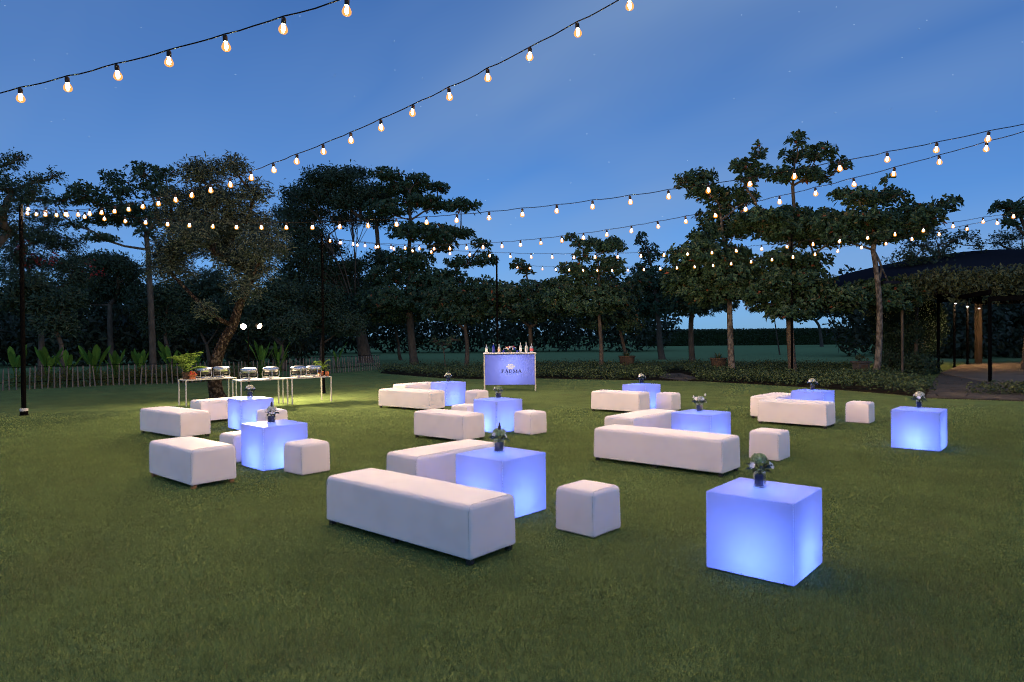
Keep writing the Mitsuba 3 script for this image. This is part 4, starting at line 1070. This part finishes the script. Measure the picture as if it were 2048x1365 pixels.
for n, (px, py, d, nl, H, lab) in enumerate(LP):
    c = at(px, 0, d); c[2] = 0
    k = thing('broad_leaved_plant', lab, 'plant', 'broad-leaved plants behind the fence')
    r = np.random.default_rng(300 + n)
    nar = .55 if px > 450 else 1.0
    for a in range(nl):
        ang = a * 2.4 + r.uniform(-.3, .3)
        h = H * r.uniform(.62, 1.05)
        out = r.uniform(.12, .5) * h * .75
        sd = np.array([-math.sin(ang), math.cos(ang), 0])
        od = np.array([math.cos(ang), math.sin(ang), 0])
        b0 = c + od * .06
        neck = c + od * out * .45 + [0, 0, h * .55]
        tip = c + od * out * 1.35 + [0, 0, h]
        bl = bez(neck, (neck + tip) / 2 + [0, 0, .10 * h] - od * .03, tip, 8)
        wd = (.115 * nar * h / 1.4 * np.sin(np.linspace(.25, math.pi - .02, 8)) ** .8)[:, None]
        nn = np.cross(sd, (tip - neck) / np.linalg.norm(tip - neck))
        vv = np.vstack([bl - sd * wd + nn * wd * .35, bl, bl + sd * wd + nn * wd * .35])
        ff = np.vstack([[[i_, i_ + 1, i_ + 9, i_ + 8], [i_ + 8, i_ + 9, i_ + 17, i_ + 16]] for i_ in range(7)])
        f3 = np.vstack([ff[:, [0, 1, 2]], ff[:, [0, 2, 3]]])
        st = tube(bez(b0, c + od * out * .15 + [0, 0, h * .3], neck, 5), np.linspace(.022, .010, 5), 5)
        v3, f3 = np.vstack([vv, st.vertices]), np.vstack([f3, st.faces + len(vv)])
        col = np.array([.075, .17, .03]) * r.uniform(.6, 1.4)
        put(k, 'leaf', ply((v3, f3), 'thin_leaf_material', smooth=True, color=np.tile(col, (len(v3), 1))))
foliage_mass('fence_undergrowth', 'rough yellowish undergrowth seen through the fence stakes', [(FP[n][0] * (1 - t) + FP[n + 1][0] * t + .2, FP[n][1] * (1 - t) + FP[n + 1][1] * t + 1.0, .2, .7, .5, .42) for n in range(1, 4) for t in np.linspace(0, .9, 8)], 79, (.22, .03), 260, (.085, .095, .03), mat='thin_leaf_material')

# ------------------------------------------------------------------ pergola
k = thing('pergola', 'black-roofed garden pergola with slim posts and small lamps at the right edge', 'pergola')
PO = [(1877, 745, 3.36, .05), (1909, 737, 3.36, .05), (1935, 731.5, 3.36, .055), (1957, 730, 3.36, .15), (1980, 768, 2.9, .05)]
pts = []
for px, py, h, w in PO:
    c = on(px, py)
    pts.append(np.array([c[0], c[1], h]))
    put(k, 'post', ply(bevel(w * 1.6, w * 1.6, h, .004, (c[0], c[1], 0)), 'black_metal' if w < .1 else 'dark_timber'))
c = on(2075, 772)
far = np.array([c[0], c[1], 2.9])
put(k, 'post', ply(bevel(.09, .09, 2.9, .004, (c[0], c[1], 0)), 'black_metal'))


def beam(a, b, w, h, dz=0):
    a, b = np.array(a, float), np.array(b, float)
    L = np.linalg.norm((b - a)[:2])
    m = boxm(L, w, h, (0, 0, 0))
    m.apply_transform(trimesh.transformations.rotation_matrix(math.atan2(b[1] - a[1], b[0] - a[0]), [0, 0, 1]))
    m.apply_translation([(a[0] + b[0]) / 2, (a[1] + b[1]) / 2, (a[2] + b[2]) / 2 + dz])
    return m


for a, b_ in ((pts[0], pts[3]), (pts[4], far), (pts[4], pts[0])):
    put(k, 'beam', ply(beam(a, b_, .10, .16, -.08), 'black_metal'))
for t in np.linspace(.08, .95, 6):
    a = pts[0] + (pts[3] - pts[0]) * t
    put(k, 'rafter', ply(beam(a + [0, 0, .0], a + np.array([9., -6.5, 0]) * .9, .06, .12, -.17), 'black_metal'))
# curved roof skin
RC, RA, RB = np.array([23.4, 33.4]), 10.2, 5.4
th = math.radians(10)
u, v_ = np.meshgrid(np.linspace(-1, 1, 41), np.linspace(-1, 1, 21))
z = 3.72 + 1.95 * (1 - np.abs(u) ** 1.7) * (1 - np.abs(v_) ** 2.2)
X = RC[0] + math.cos(th) * u * RA - math.sin(th) * v_ * RB
Y = RC[1] + math.sin(th) * u * RA + math.cos(th) * v_ * RB
top = np.stack([X, Y, z], -1).reshape(-1, 3)
i, j = np.meshgrid(np.arange(20), np.arange(40), indexing='ij')
q = np.stack([i * 41 + j, i * 41 + j + 1, (i + 1) * 41 + j + 1, (i + 1) * 41 + j], -1).reshape(-1, 4)
rim = np.concatenate([np.arange(41), np.arange(1, 21) * 41 + 40, 20 * 41 + np.arange(39, -1, -1), np.arange(19, 0, -1) * 41])
und = top - [0, 0, .12]
nt = len(top)
qr = np.stack([rim, np.roll(rim, -1), np.roll(rim, -1) + nt, rim + nt], 1)
put(k, 'roof', ply((np.vstack([top, und]), np.vstack([q, q[:, ::-1] + nt, qr[:, ::-1]])), 'roof_black'))
for px, py, n in ((1911, 607, 1), (1935, 614, 2), (1958, 617, 3)):
    c = at(px, py, pts[n][1] - (.9 if n == 3 else .35))
    b_ = lathe([(0, 0), (.05, 0), (.06, .05), (.06, .10), (0, .10)], 12)
    put(k, 'lamp_housing', {**ply(b_, 'black_metal'), 'to_world': pose(c[0], c[1], c[2] + .012)})
    put(k, 'lamp', {**ply(lathe([(0, -.02), (.04, -.012), (.05, .008), (0, .009)], 10), 'bulb_material'), 'to_world': pose(*c), 'emitter': glow(WARM * PERGOLA_L * (2.2 if n == 1 else 1.3), 15.0)})
# vine along the eave
vp = [at(px, py, d) for px, py, d in [(1700, 590, 27.5), (1760, 585, 27), (1810, 572, 26.6), (1850, 560, 26.3), (1890, 556, 26), (1930, 560, 25.8), (1965, 556, 25.5), (2000, 556, 25.3), (2035, 552, 25.2), (2075, 550, 25.2)]]
vk = thing('climbing_vine', 'thick leafy vine hanging along the front eave of the pergola', 'vine')
put(vk, 'stems', ply(tube(np.array(vp) + [0, .1, .05], .04, 6), 'bark', smooth=60))
foliage_mass('foliage', None, [(p_[0] + dx, p_[1], p_[2] - .04 + dz, .62, .45, .36) for p_ in vp for dx, dz in ((0, 0), (.45, -.12), (.25, .12))] + [(p_[0], p_[1] + .3, p_[2] - .55, .6, .4, .4) for p_ in vp[1::2]], 80, (.20, .10), 230, (.050, .066, .030), None, parent=vk)
put(vk, 'post', ply(tube([(vp[2][0], vp[2][1] + .2, 0), (vp[2][0], vp[2][1] + .2, vp[2][2])], .05, 8), 'bark', smooth=60))

# ------------------------------------------------------------------ grass blades
r = np.random.default_rng(3)
FOOT = [(x, y, a, TW, TW) for x, y, a in TABLES] + [(x, y, a, .425, .425) for x, y, a, _ in STO]


def blades(d0, d1, A, segs):
    """A blades per metre of distance and metre of width: fewer and wider with distance, fading out from 10 m."""
    n = int(A * (1.58 * (d1 - d0) + 4.4 * math.log(d1 / d0)))
    d = d0 + (d1 - d0) * r.uniform(0, 1, n) ** 1.12
    x = r.uniform(-1, 1, n) * (.79 * d + 2.2)
    ok = r.random(n) < np.clip((16.5 - d) / 6.5, 0, 1)
    ok &= ~contains_xy(bed, x, d) & ~contains_xy(path, x, d) & ~contains_xy(floor, x, d)
    for fx, fy, a, w, h in FOOT:
        c_, s_ = math.cos(math.radians(a)), math.sin(math.radians(a))
        lx, ly = (x - fx) * c_ + (d - fy) * s_, -(x - fx) * s_ + (d - fy) * c_
        ok &= ~((np.abs(lx) < w / 2 + .004) & (np.abs(ly) < h / 2 + .004))
    x, d = x[ok], d[ok]
    n = len(x)
    pp = np.stack([x, d, x * 0], 1)
    clump = meshkit.fbm(pp * 3.4, 3, 2)
    clump2 = meshkit.fbm(pp * .5 + 5, 3, 6)
    h = .026 * (.45 + 1.0 * clump) * r.uniform(.6, 1.3, n)
    az = r.uniform(0, 6.28, n) + 2.0 * clump2
    lean = r.uniform(.1, .95, n) * h
    dv = np.stack([np.cos(az), np.sin(az), az * 0], 1)
    sd = np.stack([-np.sin(az + r.normal(0, .6, n)), np.cos(az), az * 0], 1)
    w = (.00066 * d * r.uniform(.7, 1.3, n))[:, None]
    up = np.array([0, 0, 1.])
    tip = pp + dv * lean[:, None] + up * h[:, None]
    col = np.array([.142, .206, .080]) * (.36 + .85 * clump + .40 * clump2)[:, None] * r.uniform(.50, 1.5, (n, 1))
    dry = r.random(n) < .06
    col[dry] = np.array([.15, .15, .075]) * r.uniform(.6, 1.2, (dry.sum(), 1))
    if segs == 1:
        v = np.stack([pp - sd * w / 2, pp + sd * w / 2, tip], 1).reshape(-1, 3)
        f = np.arange(3 * n).reshape(-1, 3)
        return v, f, np.repeat(col, 3, 0)
    mid = pp + dv * lean[:, None] * .35 + up * h[:, None] * .62
    v = np.stack([pp - sd * w / 2, pp + sd * w / 2, mid - sd * w * .4, mid + sd * w * .4, tip], 1).reshape(-1, 3)
    k_ = np.arange(n)[:, None] * 5
    f = np.vstack([k_ + [0, 1, 3], k_ + [0, 3, 2], k_ + [2, 3, 4]])
    return v, f, np.repeat(col, 5, 0)


parts = [blades(2.9, 5.0, 34000, 2), blades(5.0, 16.5, 34000, 1)]
V, Fc, C, o = [], [], [], 0
for v, f, c in parts:
    V.append(v); Fc.append(f + o); C.append(c); o += len(v)
scene['grass'] = ply((np.vstack(V), np.vstack(Fc)), 'grass_material', color=np.vstack(C))
labels['grass'] = {'label': 'short mown grass blades of the lawn', 'category': 'grass', 'kind': 'stuff'}

# stars
r = np.random.default_rng(77)
sm = []
for _ in range(90):
    px, py = r.uniform(-50, 2100), r.uniform(-40, 560)
    c = at(px, py, 900.)
    sm.append(boxm(1.5 * r.uniform(.6, 1.2), .5, .55, c))
scene['stars'] = {**ply(cat(sm), 'lamp_material'), 'emitter': glow((.30, .42, .62), 0.0)}
labels['stars'] = {'label': 'scattered faint stars in the dusk sky', 'category': 'stars', 'kind': 'stuff'}
